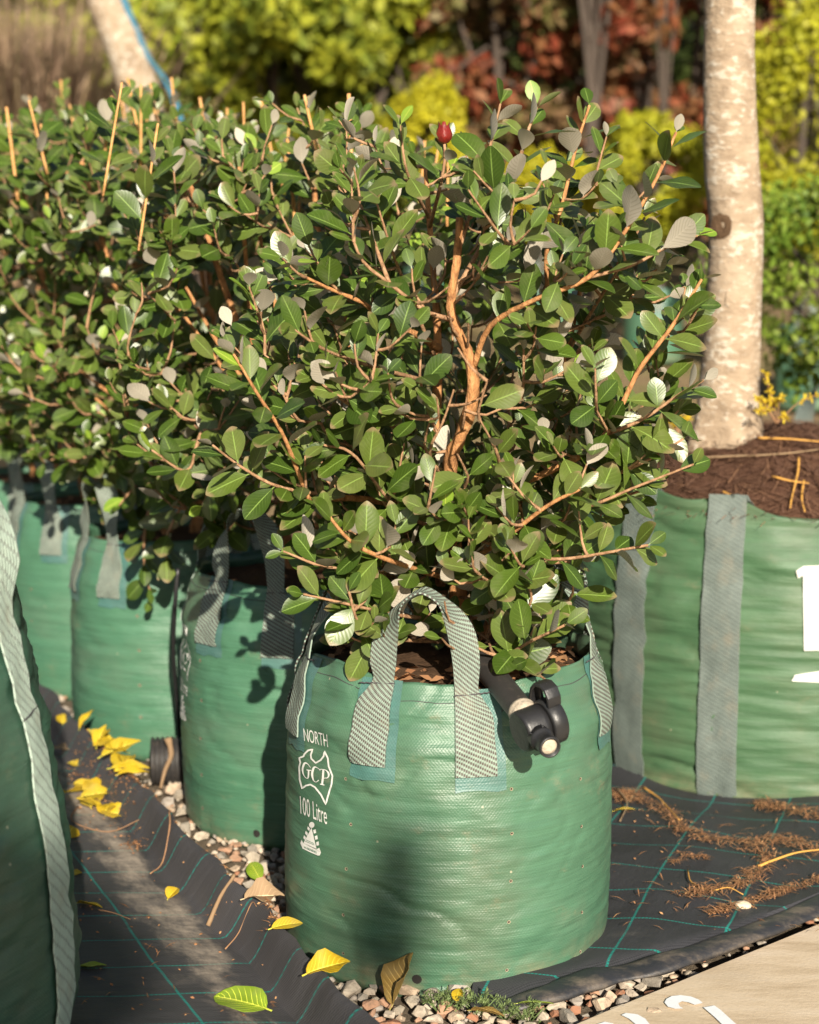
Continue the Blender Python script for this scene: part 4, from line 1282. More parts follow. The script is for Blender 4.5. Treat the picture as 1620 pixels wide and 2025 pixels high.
# ------------------------------------------------------------------ the clipped shrubs of the row behind
def row_shrub(bag, label, seed, cx, rx, ry, z0, z1, n, stems, leaf=0.064, nobj=300, extra=()):
    loc = Vector((bag.loc.x, bag.loc.y, bag.soil_z - 0.02))
    s = Shrub(loc, label, seed, leaf); s.erect = 0.07
    rng = s.rng
    zc = (z0 + z1) / 2; hz = (z1 - z0) / 2
    for k in range(3):
        a = rng.uniform(0, 2 * PI); b = Vector((math.cos(a), math.sin(a), 0))
        base = loc + b * 0.03 + Vector((0, 0, -0.03))
        pts = [base, base + b * 0.03 + UP * 0.15, base + b * rng.uniform(0.05, 0.14) + UP * 0.38, Vector((cx, loc.y, z1 - 0.15)) + b * rng.uniform(0.1, 0.22)]
        s.add_nodes(s.polyline(pts, 0.016, 0.005, 'trunk', seg=8, rough=0.3), 0.3)
    for k in range(9):
        a = 2 * PI * k / 9 + rng.uniform(-.2, .2); b = Vector((math.cos(a) * rx, math.sin(a) * ry, 0))
        st_ = Vector(s.nodes[rng.randrange(len(s.nodes))]); h = rng.uniform(-0.5, 0.75)
        e = Vector((cx, loc.y, zc + hz * h)) + b * 0.7 * math.sqrt(1 - h * h)
        if st_.z > e.z: st_.z = max(loc.z, e.z - 0.12); st_.x, st_.y = loc.x, loc.y
        s.add_nodes(s.polyline([st_, st_.lerp(e, .5) - UP * 0.03, e], 0.007, 0.003, 'branch', seg=6, rough=0.15), 0.2)
    def samp(rng):
        while True:
            v = Vector((rng.uniform(-1, 1), rng.uniform(-1, 1), rng.uniform(-1, 1)))
            if 0.5 < v.length < 1.0:
                # boxy, clipped crown
                m = v.length
                v = Vector(tuple(math.copysign(abs(q) ** 0.8, q) for q in v))
                return Vector((cx + v.x * rx, loc.y + v.y * ry, zc + v.z * hz))
    for pts in extra:
        pl = s.polyline(pp(pts), 0.005, 0.002, 'branch', 'twig', seg=6, rough=0.15)
        s.add_nodes(pl, 0.3); s.leafy(pl, 0.3, 0.026, limes=0.1)
    s.fill(n, samp, limes=0.05, span=0.19)
    # pruned upright stems standing out of the top
    for k in range(stems):
        x = cx + rng.uniform(-0.95, 0.95) * rx; y = loc.y - rng.uniform(-0.5, 0.85) * ry
        top = z1 + rng.uniform(-0.10, 0.045)
        b = Vector((x + rng.uniform(-.04, .04), y, top - rng.uniform(0.12, 0.24)))
        r = rng.uniform(0.0025, 0.0042)
        pl = s.polyline([b, Vector((x, y, top))], r, r * 0.85, 'pruned_stem', 'cutstem', n=7, seg=7, rough=0.1)
        s.leafy(pl[:-1], 0.16, 0.03, big=1.05)
    s.finish(nobj, lambda l: (math.hypot(l[0].x - bag.loc.x, l[0].y - bag.loc.y) < 0.27 and (l[0] + l[1] * l[3]).z < bag.soil_z + .01))
    return s
row_shrub(B2, 'clipped dense shrub right behind the open shrub, lime young leaves at its tips', 21, -0.235, 0.36, 0.36, 0.57, 1.40, 430, 12,
          extra=([(480, 700, 3.2), (400, 850, 3.02), (370, 930, 2.98), (300, 890, 2.96)], [(560, 850, 3.2), (440, 930, 3.0), (400, 1000, 2.98)]))
row_shrub(B3, 'clipped dense shrub in the bag beside the corrugated pipe, orange pruned stems on top', 22, -0.60, 0.36, 0.38, 0.54, 1.475, 430, 13,
          extra=([(360, 850, 3.75), (320, 930, 3.62), (290, 1030, 3.56), (285, 1110, 3.56), (300, 1185, 3.57)], [(340, 900, 3.75), (270, 960, 3.6), (235, 1000, 3.55)], [(420, 860, 3.7), (380, 960, 3.5), (330, 1060, 3.46), (330, 1120, 3.46)]))
row_shrub(B4, 'clipped dense shrub in the bag wedged behind the tall strap bag, large leaves', 23, -0.90, 0.38, 0.38, 0.62, 1.53, 400, 15, 0.068)
row_shrub(B5, 'clipped dense shrub at the far end of the row below the leaning trunk', 24, -1.15, 0.42, 0.4, 0.65, 1.58, 300, 12, 0.070, 160)

# ------------------------------------------------------------------ irrigation pipe and valve on the front bag
def build_pipe():
    a = P(880, 1262, 2.60); b = P(972, 1338, 2.445); c = P(1035, 1410, 2.335)
    root = empty('irrigation_pipe', P(965, 1345, 2.435) - UP * 0.02, 'black plastic irrigation pipe and valve hanging over the front bag rim', 'irrigation pipe')
    d = (c - b).normalized(); 
    a = b - d * 0.24 + Vector((-0.01, 0.03, 0.0))
    tube('pipe', spline([a, b + UP * .003, c], 26), 0.0195, M['pipe'], root, 20)
    col = lathe([(-0.004, 0.0165), (-0.002, 0.0205), (0.004, 0.0215), (0.009, 0.0195), (0.013, 0.021), (0.017, 0.0185), (0.021, 0.0165)], 24, c - d * 0.006, d, M['scuff'], 'collar', root)
    lathe([(0.0, 0.015), (0.03, 0.015)], 18, c + d * 0.008, d, M['plastic'], 'spigot', root)
    # body: a stubby cylinder lying across
    v0 = P(1027, 1449, 2.300); v1 = P(1108, 1418, 2.330); ax = (v1 - v0).normalized()
    body = lathe([(0.0, 0.026), (0.0018, 0.0292), (0.006, 0.0305), (0.03, 0.0305), (0.037, 0.0305)], 36, v0, ax, M['plastic'], 'valve_body', root)
    lathe([(0.0, 0.0285), (0.003, 0.0255)], 30, v0 + ax * 0.037, ax, M['plastic'], 'groove', body)
    cap = lathe([(0.0, 0.031), (0.002, 0.034), (0.012, 0.0345), (0.022, 0.034), (0.0245, 0.031)], 36, v0 + ax * 0.040, ax, M['plastic'], 'valve_cap', root)
    # lever: a curved tab standing on the cap
    cc = v0 + ax * 0.052; up = (UP - ax * UP.dot(ax)).normalized(); sd = ax.cross(up)
    V = []; Fc = []; arc = [(-0.02, 0.028), (-0.0235, 0.042), (-0.019, 0.053), (-0.007, 0.0585), (0.008, 0.057), (0.020, 0.048), (0.029, 0.033), (0.034, 0.016), (0.0355, -0.004), (0.033, -0.018)]
    for i, (s_, h_) in enumerate(arc):
        t = Vector((arc[min(i + 1, 9)][0] - arc[max(i - 1, 0)][0], arc[min(i + 1, 9)][1] - arc[max(i - 1, 0)][1]))
        t.normalize(); nx, ny = -t.y, t.x
        for (wa, th) in ((-0.011, 0.0028), (0.011, 0.0028), (0.011, -0.0028), (-0.011, -0.0028)):
            V.append(cc + ax * wa + sd * (-(s_ + nx * th)) + up * (h_ + ny * th))
    for i in range(9):
        for k in range(4):
            k2 = (k + 1) % 4
            Fc.append((i * 4 + k, i * 4 + k2, i * 4 + 4 + k2, i * 4 + 4 + k))
    Fc.append((3, 2, 1, 0)); Fc.append((36, 37, 38, 39))
    lv = mesh_obj('lever', V, Fc, M['plastic'], root, True)
    bv = lv.modifiers.new('bevel', 'BEVEL'); bv.width = 0.0015; bv.segments = 2
    for s_ in (-1, 1): lathe([(0, 0.0022), (0.03, 0.0018)], 8, cc + sd * s_ * 0.01 + up * 0.03, up, M['plastic'], 'rib', lv)
    # outlet
    o0 = P(1056, 1446, 2.300); o1 = P(1089, 1479, 2.243); od = (o1 - o0).normalized(); L = (o1 - o0).length
    out = lathe([(0, 0.0165), (L * .45, 0.0162), (L * .47, 0.0175), (L * .54, 0.0175), (L * .56, 0.0150), (L * .9, 0.0146), (L * .93, 0.0160), (L, 0.0152), (L, 0.0128), (L - 0.006, 0.0125)], 28, o0, od, M['plastic'], 'outlet', root)
    lathe([(0, 0.0126), (0.003, 0.0110), (0.0045, 0.006)], 20, o0 + od * (L - 0.007), od, M['scuff'], 'dried_mud', out)
    for k in range(5):
        an = k * 2 * PI / 5; a_ = od.orthogonal().normalized(); b_ = od.cross(a_); q = o0 + (a_ * math.cos(an) + b_ * math.sin(an)) * 0.0165
        tube('rib', [q, q + od * L * .42], 0.0012, M['plastic'], out, 5)
build_pipe()

# black feeder tube hanging between the bags
tag(tube('drip_tube', spline([P(352, 1125, 3.35), P(346, 1200, 3.36), P(343, 1290, 3.42), P(349, 1380, 3.5), P(356, 1470, 3.55)], 24), 0.0045, M['plastic'], None, 8), 'thin black drip tube hanging between two green bags', 'tube')
def build_corrugated():
    c = G(330, 1545, 0.0); Y = c.y
    x0 = P(298, 1480, Y).x; x1 = P(372, 1480, Y).x
    r = 0.052; prof = []
    L = x1 - x0 + 0.05; n = int(L / 0.0105)
    for k in range(n):
        a = k * 0.0105
        prof += [(a, r - 0.005), (a + 0.002, r), (a + 0.0065, r), (a + 0.0085, r - 0.005)]
    o = lathe(prof, 32, (x0, Y, r - 0.008), (1, 0.12, 0), M['pipe'], 'corrugated_pipe', None)
    tag(o, 'short length of black corrugated drain pipe lying between two bags', 'drain pipe')
    m = tube('dried_stem', spline([Vector((x0 + 0.045, Y - r + .0, 0.11)), Vector((x0 + 0.052, Y - r - 0.004, 0.075)), Vector((x0 + 0.038, Y - r - 0.006, 0.04)), Vector((x0 + 0.03, Y - r - 0.02, 0.006))], 14), [0.008 - 0.0004 * k for k in range(14)], M['dryleaf'], None, 6, True, 0.3)
    tag(m, 'pale dry curled stem leaning on the corrugated pipe', 'dry stem')
build_corrugated()

# ------------------------------------------------------------------ fallen leaves
def big_leaf(name, c, length, yaw, label, mat, wid=0.5, fold=0.3, curl=0.1, pitch=0.0, roll=0.0, group='fallen leaves on the mats', obov=0.45, wave=0.1, lift=0.002):
    V, Fc, UV = leaf_template(9, 4, wid, fold, curl, 0, wave, obov)
    R_ = (Matrix.Rotation(yaw, 3, 'Z') @ Matrix.Rotation(-pitch, 3, 'Y') @ Matrix.Rotation(roll, 3, 'X'))
    pts = [R_ @ (Vector(v) - Vector((0.5, 0, 0))) * length for v in V]
    dz = -min(p.z for p in pts) + lift
    W = [Vector(c) + p + Vector((0, 0, dz)) for p in pts]
    o = mesh_obj(name, W, Fc, None, None, True, UV)
    o.data.materials.append(M[mat])
    # put the origin at the leaf's middle
    cen = Vector(c); 
    o.data.transform(Matrix.Translation(-cen)); o.location = cen
    solidify(o, 0.0006, 0)
    tag(o, label, 'leaf', group)
    return o
LM = on_left_mat
big_leaf('fallen_leaf', LM(482, 1990), 0.098, D(155), 'broad half green half yellow fallen leaf with yellow veins on the left mat', 'gleaf', 0.62, 0.35, 0.12, D(8), D(-12))
big_leaf('fallen_leaf', LM(585, 1925), 0.062, D(30), 'narrow curled crescent of yellow leaf by the turned-up mat edge', 'yleaf', 0.34, 0.7, 0.35, D(10), D(35))
big_leaf('fallen_leaf', LM(660, 2012), 0.075, D(25), 'crumpled yellow leaf with brown edges low on the turned-up mat edge', 'yleaf', 0.55, 0.7, 0.2, D(15), D(20), wave=0.35)
big_leaf('fallen_leaf', LM(343, 1774), 0.034, D(60), 'small folded yellow leaf alone on the sandy mat', 'yleaf', 0.7, 0.9, 0.25, D(30), D(15))
big_leaf('fallen_leaf', LM(176, 1792), 0.058, D(-25), 'brown spotted yellow leaf against the tall dull green bag', 'yleaf', 0.42, 0.4, 0.15, D(10), D(-25))
big_leaf('fallen_leaf', LM(178, 1910), 0.050, D(5), 'flat olive yellow leaf close to the tall dull green bag', 'gleaf', 0.5, 0.3, 0.05, D(5), D(-10))
big_leaf('fallen_leaf', LM(140, 1655), 0.052, D(80), 'bright yellow leaf tucked under the tall dull green bag', 'yleaf', 0.75, 0.2, 0.25, D(20), D(30))
big_leaf('fallen_leaf', LM(148, 1728), 0.024, D(0), 'scrap of orange yellow leaf under the tall dull green bag', 'yleaf', 0.8, 0.2, 0.1, D(10), D(10))
pile = [((240, 1562), 0.095, 20, 'yleaf', 0.45, 'largest pale yellow leaf lying across the heap of yellow leaves', 25), ((185, 1582), 0.070, 5, 'yleaf', 0.6, 'rounded lemon yellow leaf at the front of the heap', 15), ((200, 1540), 0.062, 75, 'yleaf', 0.55, 'upright yellow leaf at the back of the heap', 50),
        ((212, 1612), 0.048, 95, 'yleaf', 0.8, 'folded golden leaf fallen in front of the heap', 20), ((165, 1560), 0.060, 150, 'yleaf', 0.5, 'yellow leaf with a pointed tip at the side of the heap', 10), ((270, 1582), 0.085, 8, 'yleaf', 0.4, 'torn yellow leaf stretched out beside the corrugated pipe', 6),
        ((320, 1565), 0.066, 65, 'yleaf', 0.8, 'round yellow leaf below the corrugated pipe', 15), ((190, 1500), 0.06, 60, 'yleaf', 0.5, 'thin yellow leaf standing on edge behind the heap', 45), ((150, 1520), 0.052, -35, 'yleaf', 0.42, 'small yellow leaf behind the heap near the tall bag', 8), ((300, 1590), 0.07, 25, 'yleaf', 0.5, 'crinkled yellow leaf under the round leaf by the pipe', 5)]
for (px, py), L, yaw, mt, wd, lab, pit in pile:
    big_leaf('fallen_leaf', LM(px, py), L, D(yaw), lab, mt, wd, 0.5, 0.15, D(pit), D(random.Random(px).uniform(-25, 25)), lift=0.004, wave=0.2)
rp = random.Random(40)
for k in range(16):
    px_, py_ = rp.gauss(225, 55), rp.gauss(1568, 26)
    if px_ < 130: px_ += 80
    big_leaf('fallen_leaf', LM(px_, py_), rp.uniform(0.04, 0.075), rp.uniform(0, 6.3), *rp.choice([('one of the smaller yellow leaves in the heap by the corrugated pipe', 'yleaf')] * 4 + [('one of the browned leaves in the heap by the corrugated pipe', 'brleaf')]), rp.uniform(.4, .7), 0.5, rp.uniform(0, .3), rp.uniform(0, .5), rp.uniform(-.5, .5), 'small leaves of the heap', lift=rp.uniform(.002, .012), wave=0.25)
o_ = big_leaf('fallen_leaf', left_mat_point((G(240, 1492, 0.05) - LA).dot(le), 0.003), 0.075, D(-35), 'long yellow leaf lying along the turned-up mat edge', 'yleaf', 0.34, 0.3, 0.1, D(-8), D(30))
big_leaf('fallen_leaf', LM(125, 1468), 0.045, D(100), 'bright yellow leaf on the sand behind the heap', 'yleaf', 0.7, 0.3, 0.2, D(30), D(0))
big_leaf('fallen_leaf', LM(130, 1492), 0.085, D(10), 'pale tan dried leaf on the sand behind the heap', 'dryleaf', 0.55, 0.2, 0.05, D(5), D(0))
big_leaf('fallen_leaf', LM(535, 1858), 0.07, D(10), 'crumpled brown dead leaf in the sandy crease of the mat', 'litter' if False else 'dryleaf', 0.6, 0.9, 0.25, D(12), D(25), wave=0.5)
GL = lambda x, y: G(x, y, 0.008)
big_leaf('fallen_leaf', GL(505, 1738), 0.062, D(120), 'lime yellow leaf on the gravel beside the printed bag', 'gleaf', 0.5, 0.4, 0.2, D(25), D(-25), 'fallen leaves on the gravel')
big_leaf('fallen_leaf', GL(800, 1985), 0.090, D(52), 'dry brown curled leaf resting against the drain hole of the printed bag', 'brleaf', 0.62, 0.9, -0.15, D(38), D(-25), 'fallen leaves on the gravel', wave=0.25)
big_leaf('fallen_leaf', GL(1055, 2002), 0.058, D(5), 'olive green leaf lying flat on the gravel', 'gleaf', 0.42, 0.3, 0.1, D(4), D(-20), 'fallen leaves on the gravel', lift=0.012)
big_leaf('fallen_leaf', GL(960, 2020), 0.055, D(-20), 'tan brown leaf between the gravel weeds', 'brleaf', 0.5, 0.5, 0.2, D(12), D(-20), 'fallen leaves on the gravel', lift=0.012)
big_leaf('fallen_leaf', GL(905, 1992), 0.03, D(80), 'tiny yellow leaf among the gravel weeds', 'yleaf', 0.6, 0.4, 0.2, D(30), D(0), 'fallen leaves on the gravel', lift=0.012)
big_leaf('fallen_leaf', on_right_mat(1232, 1608), 0.045, D(-10), 'yellow leaf in the brown litter against the wide green bag', 'yleaf', 0.4, 0.4, 0.2, D(20), D(-10), 'fallen leaves on the gravel')

def twig(name, pts, r, label, mat='drytwig', group='dry twigs on the mats'):
    pl = spline(pts, 16)
    o = tube(name, pl, [r * (1 - 0.5 * i / 15) for i in range(16)], M[mat], None, 6, True, 0.25)
    c = pl[8].copy(); o.data.transform(Matrix.Translation(-c)); o.location = c
    tag(o, label, 'twig', group)
def lm_(px, py, dz=0.004): return LM(px, py) + UP * dz
twig('dry_twig', [lm_(335, 1680), lm_(342, 1698), lm_(325, 1715), lm_(300, 1730, .006)], 0.0022, 'curved dry twig on the sandy mat')
twig('dry_twig', [lm_(412, 1832), lm_(440, 1822, .008), lm_(475, 1818, .008), lm_(506, 1808)], 0.0042, 'pale straight dry stick in the sandy crease of the mat', 'dryleaf')
twig('dry_twig', [lm_(155, 1600), lm_(140, 1622), lm_(165, 1640), lm_(220, 1650), lm_(275, 1648)], 0.0016, 'long wiry twig looping in front of the yellow leaf heap')
twig('dry_twig', [lm_(440, 1882), lm_(465, 1866), lm_(490, 1860), lm_(498, 1868)], 0.0012, 'thin curled tendril near the sandy crease')
twig('dry_twig', [lm_(195, 1802), lm_(225, 1808), lm_(258, 1820)], 0.0013, 'short straight twig beyond the brown spotted leaf')
RM = on_right_mat
twig('dry_twig', [RM(1360, 1727, .006), RM(1368, 1752, .006), RM(1405, 1768, .006), RM(1440, 1764, .008), RM(1470, 1776, .006)], 0.0016, 'orange curled tendril on the mounded mat', 'orangetwig')
twig('dry_twig', [RM(1500, 1722, .008), RM(1540, 1708, .01), RM(1580, 1696, .01), RM(1630, 1690, .01)], 0.0026, 'long orange needle stalk on the mounded mat', 'orangetwig')
twig('dry_twig', [RM(1272, 1566, .01), RM(1300, 1585, .01), RM(1320, 1605, .01), RM(1344, 1628, .006)], 0.0024, 'orange needle stalk in the litter below the wide bag', 'orangetwig')
twig('dry_twig', [RM(1220, 1570, .012), RM(1240, 1600, .012), RM(1226, 1630, .006)], 0.0022, 'bent dry stalk between the two green bags', 'dryleaf')
pb = RM(1470, 1797, .006)
def pebble():
    bm = bmesh.new(); bmesh.ops.create_icosphere(bm, subdivisions=2, radius=0.012)
    for v in bm.verts: v.co.x *= 1.2; v.co.z *= 0.6; v.co *= 1 + 0.15 * nz(v.co.x * 90, v.co.y * 90, v.co.z * 90)
    me = bpy.data.meshes.new('pebble'); bm.to_mesh(me); bm.free()
    o = link('pebble', me, None, M['concrete']); o.location = pb
    tag(o, 'single pale pebble on the mounded mat', 'pebble')
pebble()

# loose litter: brown bracts washed into lines, too many to count
def litter(name, spots, parent, mat, seed, size=(0.003, 0.008), label=None):
    rng = random.Random(seed); tv = [(-.5, 0, 0), (0, -.28, .05), (.5, 0, 0), (0, .28, .12)]
    Mx = []; ps = []
    for p in spots:
        s = rng.uniform(*size); a = rng.uniform(0, 6.3)
        R_ = (Matrix.Rotation(a, 3, 'Z') @ Matrix.Rotation(rng.uniform(-.7, .7), 3, 'X') @ Matrix.Rotation(rng.uniform(-.5, .5), 3, 'Y')) * s
        Mx.append([list(r) for r in R_]); ps.append(p[:])
    o = instance_mesh(name, tv, [(0, 1, 2, 3)], None, np.array(Mx), np.array(ps), parent, mat, seed, False, 'stuff')
    if label: o['label'] = label
    return o
rl = random.Random(12); sp = []
for line, n, w in (([(1230, 1580), (1320, 1610), (1345, 1640), (1400, 1665), (1480, 1672), (1520, 1700), (1500, 1725), (1470, 1750), (1410, 1765), (1370, 1772)], 900, 12), ([(1480, 1672), (1560, 1668), (1640, 1690)], 260, 14), ([(1330, 1710), (1360, 1700), (1400, 1700)], 60, 6), ([(1330, 1775), (1390, 1770)], 30, 5),
                   ([(1400, 1812), (1450, 1800), (1520, 1780), (1560, 1765), (1640, 1740)], 420, 9), ([(1500, 1595), (1560, 1605), (1660, 1625)], 400, 12), ([(1215, 1575), (1260, 1580)], 260, 14)):
    v = spline([(a, b, 0) for a, b in line], 60)
    for k in range(n):
        q = v[rl.randrange(60)]
        sp.append(RM(q.x + rl.gauss(0, w), q.y + rl.gauss(0, w * 0.45), rl.uniform(.003, .009)))
for k in range(170): sp.append(RM(rl.uniform(1215, 1640), rl.uniform(1600, 1850), .004))
litter('leaf_litter', sp[::2], None, M['litter'], 5, label='brown bracts washed into lines on the mounded mat')
def strands(spots, parent, mat, seed, label=None, size=(0.012, 0.04)):
    rng = random.Random(seed); tv = [(-.5, -.03, 0), (0, -.035, .10), (.5, 0, .02), (0, .035, .10)]; Mx = []; ps = []
    for p in spots:
        s = rng.uniform(*size); R_ = (Matrix.Rotation(rng.uniform(0, 6.3), 3, 'Z') @ Matrix.Rotation(rng.uniform(-.25, .25), 3, 'Y')) * s
        Mx.append([list(r) for r in R_]); ps.append(p[:])
    o = instance_mesh('dry_strands', tv, [(0, 1, 2, 3)], None, np.array(Mx), np.array(ps), parent, mat, seed, False, 'stuff')
    if label: o['label'] = label
strands(sp[1::2] + sp[::3], None, M['litter'], 15, 'stringy brown needles tangled in the litter of the mounded mat')
sp = []
for c, n, w in (((230, 1580), 260, 40), ((175, 1540), 260, 35), ((250, 1610), 120, 40), ((530, 1865), 60, 16), ((550, 1905), 30, 12), ((265, 1675), 60, 12)):
    for k in range(n): sp.append(LM(c[0] + rl.gauss(0, w), c[1] + rl.gauss(0, w * 0.5)) + UP * rl.uniform(.002, .007))
for k in range(150): sp.append(LM(rl.uniform(150, 560), rl.uniform(1600, 2020)) + UP * .002)
strands(sp[::2], None, M['litter'], 16, 'stringy brown strands on the left mat', (0.008, 0.03))
litter('leaf_litter', sp, None, M['litter'], 6, label='brown crumbs of dead leaf on the left mat')
# bark chips on the front bag's soil, needles on the tree's soil
sp = []
for k in range(700):
    a = rl.uniform(0, 6.3); r = 0.205 * math.sqrt(rl.random())
    sp.append(Vector((fb_loc.x + r * math.cos(a), fb_loc.y + r * math.sin(a), FB.soil_z - 0.018 + rl.uniform(-.006, .012))))
litter('bark_chips', sp, FB.root, M['litter'], 7, (0.010, 0.03))
def needles(B, n, seed):
    rng = random.Random(seed); tv = [(-.5, -.012, 0), (.5, -.006, 0), (.5, .006, 0), (-.5, .012, 0)]; Mx = []; ps = []
    for k in range(n):
        a = rng.uniform(0, 6.3); r = 0.46 * math.sqrt(rng.random()); f = r / 0.47
        s = rng.uniform(0.04, 0.13); yaw = rng.uniform(0, 6.3)
        z = B.loc.z + B.h - 0.03 + 0.165 * (1 - f * f) + rng.uniform(0.0, 0.014)
        tilt = rng.uniform(-.12, .12) + 0.2 * f * -math.cos(yaw - a)
        R_ = (Matrix.Rotation(yaw, 3, 'Z') @ Matrix.Rotation(-tilt, 3, 'Y')) * s
        Mx.append([list(q) for q in R_]); ps.append((B.loc.x + r * math.cos(a), B.loc.y + r * math.sin(a), z))
    instance_mesh('needle_mulch', tv, [(0, 1, 2, 3)], None, np.array(Mx), np.array(ps), B.root, M['needle'], seed, False, 'stuff')
needles(BB, 5200, 8)
def soilz(px, py):
    d = ray(px, py); t = 3.3 / d.y          # walk along the line of sight until it meets the mulch
    while t < 5.0:
        p = Vector((0, 0, HCAM)) + d * t
        r = math.hypot(p.x - BB.loc.x, p.y - BB.loc.y)
        z = BB.loc.z + BB.h - 0.03 + 0.165 * (1 - (r / 0.47) ** 2) + 0.014
        if r < 0.49 and p.z <= z: break
        t += 0.004
    return p
for pts, r, lab, mt in (([(1390, 905), (1450, 902), (1540, 898), (1625, 888)], .0028, 'long pinkish stick lying across the needle mulch', 'dryleaf'), ([(1500, 866), (1560, 868), (1630, 874)], .0028, 'orange stalk near the pale trunk on the needle mulch', 'orangetwig'), ([(1528, 942), (1560, 950), (1600, 956)], .0026, 'short orange needle by the rim of the wide bag', 'orangetwig'),
                        ([(1580, 905), (1578, 935), (1566, 985), (1563, 1005)], .0028, 'orange needle hanging toward the wide bag rim', 'orangetwig'), ([(1590, 950), (1586, 985), (1592, 1012)], .0026, 'second orange needle at the wide bag rim', 'orangetwig'), ([(1430, 972), (1460, 985)], .0022, 'stubby orange needle at the strap of the wide bag', 'orangetwig')):
    twig('needle_stalk', [soilz(*p) for p in pts], r, lab, mt, 'stalks on the needle mulch')

# small ferny weeds in the gravel
def weed(px, py, label, seed, n=110, R_=0.035):
    rng = random.Random(seed); c = G(px, py, 0.0)
    root = empty('gravel_weed', c, label, 'weed', 'weeds in the gravel')
    tv = [(0, 0, 0), (.5, -.16, .05), (1, 0, 0), (.5, .16, .05)]; Mx = []; ps = []; stV = []
    for k in range(n):
        a = rng.uniform(0, 6.3); el = rng.uniform(0.15, 1.2); L = rng.uniform(.3, 1) * R_
        tip = c + Vector((math.cos(a) * math.cos(el), math.sin(a) * math.cos(el), math.sin(el) * 0.75)) * L + UP * 0.010
        for q in range(14):
            d = Vector((rng.gauss(0, 1), rng.gauss(0, 1), rng.uniform(0, 1.2))).normalized(); nn = d.orthogonal().normalized(); y = nn.cross(d); s = rng.uniform(.004, .0085)
            Mx.append([[d[i] * s, y[i] * s, nn[i] * s] for i in range(3)]); ps.append((tip + Vector((rng.gauss(0, .002), rng.gauss(0, .002), rng.gauss(0, .002))))[:])
    instance_mesh('foliage', tv, [(0, 1, 2, 3)], None, np.array(Mx), np.array(ps), root, M['weed'], seed, False, 'stuff')
    for k in range(7):
        a = k * 0.9; tube('stem', [c - UP * .004, c + Vector((math.cos(a) * .6, math.sin(a) * .6, .6)) * R_], 0.0009, M['weed'], root, 4)
weed(872, 2003, 'ferny grey green weed in the gravel beside the brown curled leaf', 1, 26)
weed(945, 2008, 'widest ferny weed in the gravel before the printed bag', 2, 34, 0.044)
weed(1045, 2022, 'low ferny weed in the gravel beside the olive leaf', 3, 24, 0.038)
weed(1000, 2016, 'small ferny weed between two others in the gravel', 4, 14, 0.03)

# ------------------------------------------------------------------ the pale-barked tree in the wide bag
def leaf_cloud(name, parent, mat, clumps, n, size, seed, flat=0.3, kind='stuff', shell=0.0, rbias=None):
    """clumps: [(centre, (rx, ry, rz))]; leaves spread through each clump"""
    rg = np.random.default_rng(seed)
    vol = np.array([max(1e-5, c[1][0] * c[1][1] * c[1][2]) ** 0.67 for c in clumps]); pr = vol / vol.sum()
    which = rg.choice(len(clumps), n, p=pr)
    cen = np.array([c[0][:] for c in clumps])[which]; rad = np.array([c[1] for c in clumps])[which]
    d = rg.normal(size=(n, 3)); d /= np.linalg.norm(d, axis=1, keepdims=True)
    r = rg.random(n) ** (1 / 3) if not shell else 1 - shell * rg.random(n) ** 2
    pos = cen + d * rad * r[:, None]
    dirs = rg.normal(size=(n, 3)) + d * 0.8; dirs /= np.linalg.norm(dirs, axis=1, keepdims=True)
    nr = rg.normal(size=(n, 3)) * 0.8 + d * 0.7 + np.array(SUN[:]) * 0.5
    nr -= dirs * np.sum(nr * dirs, axis=1, keepdims=True); nr /= np.linalg.norm(nr, axis=1, keepdims=True) + 1e-9
    y = np.cross(nr, dirs)
    s = size * rg.uniform(0.6, 1.35, n)
    Mx = np.stack([dirs, y, nr], axis=2) * s[:, None, None]
    tv = [(-.5, 0, 0), (0, -.27, .06), (.5, 0, -.04), (0, .27, .06)]
    crnd = np.random.default_rng(seed + 1).random(len(clumps))[which]
    rnd = np.clip(crnd * 0.6 + rg.random(n) * 0.45, 0, 1)
    return instance_mesh(name, tv, [(0, 1, 2, 3)], None, Mx, pos, parent, mat, seed, False, kind, rnd)

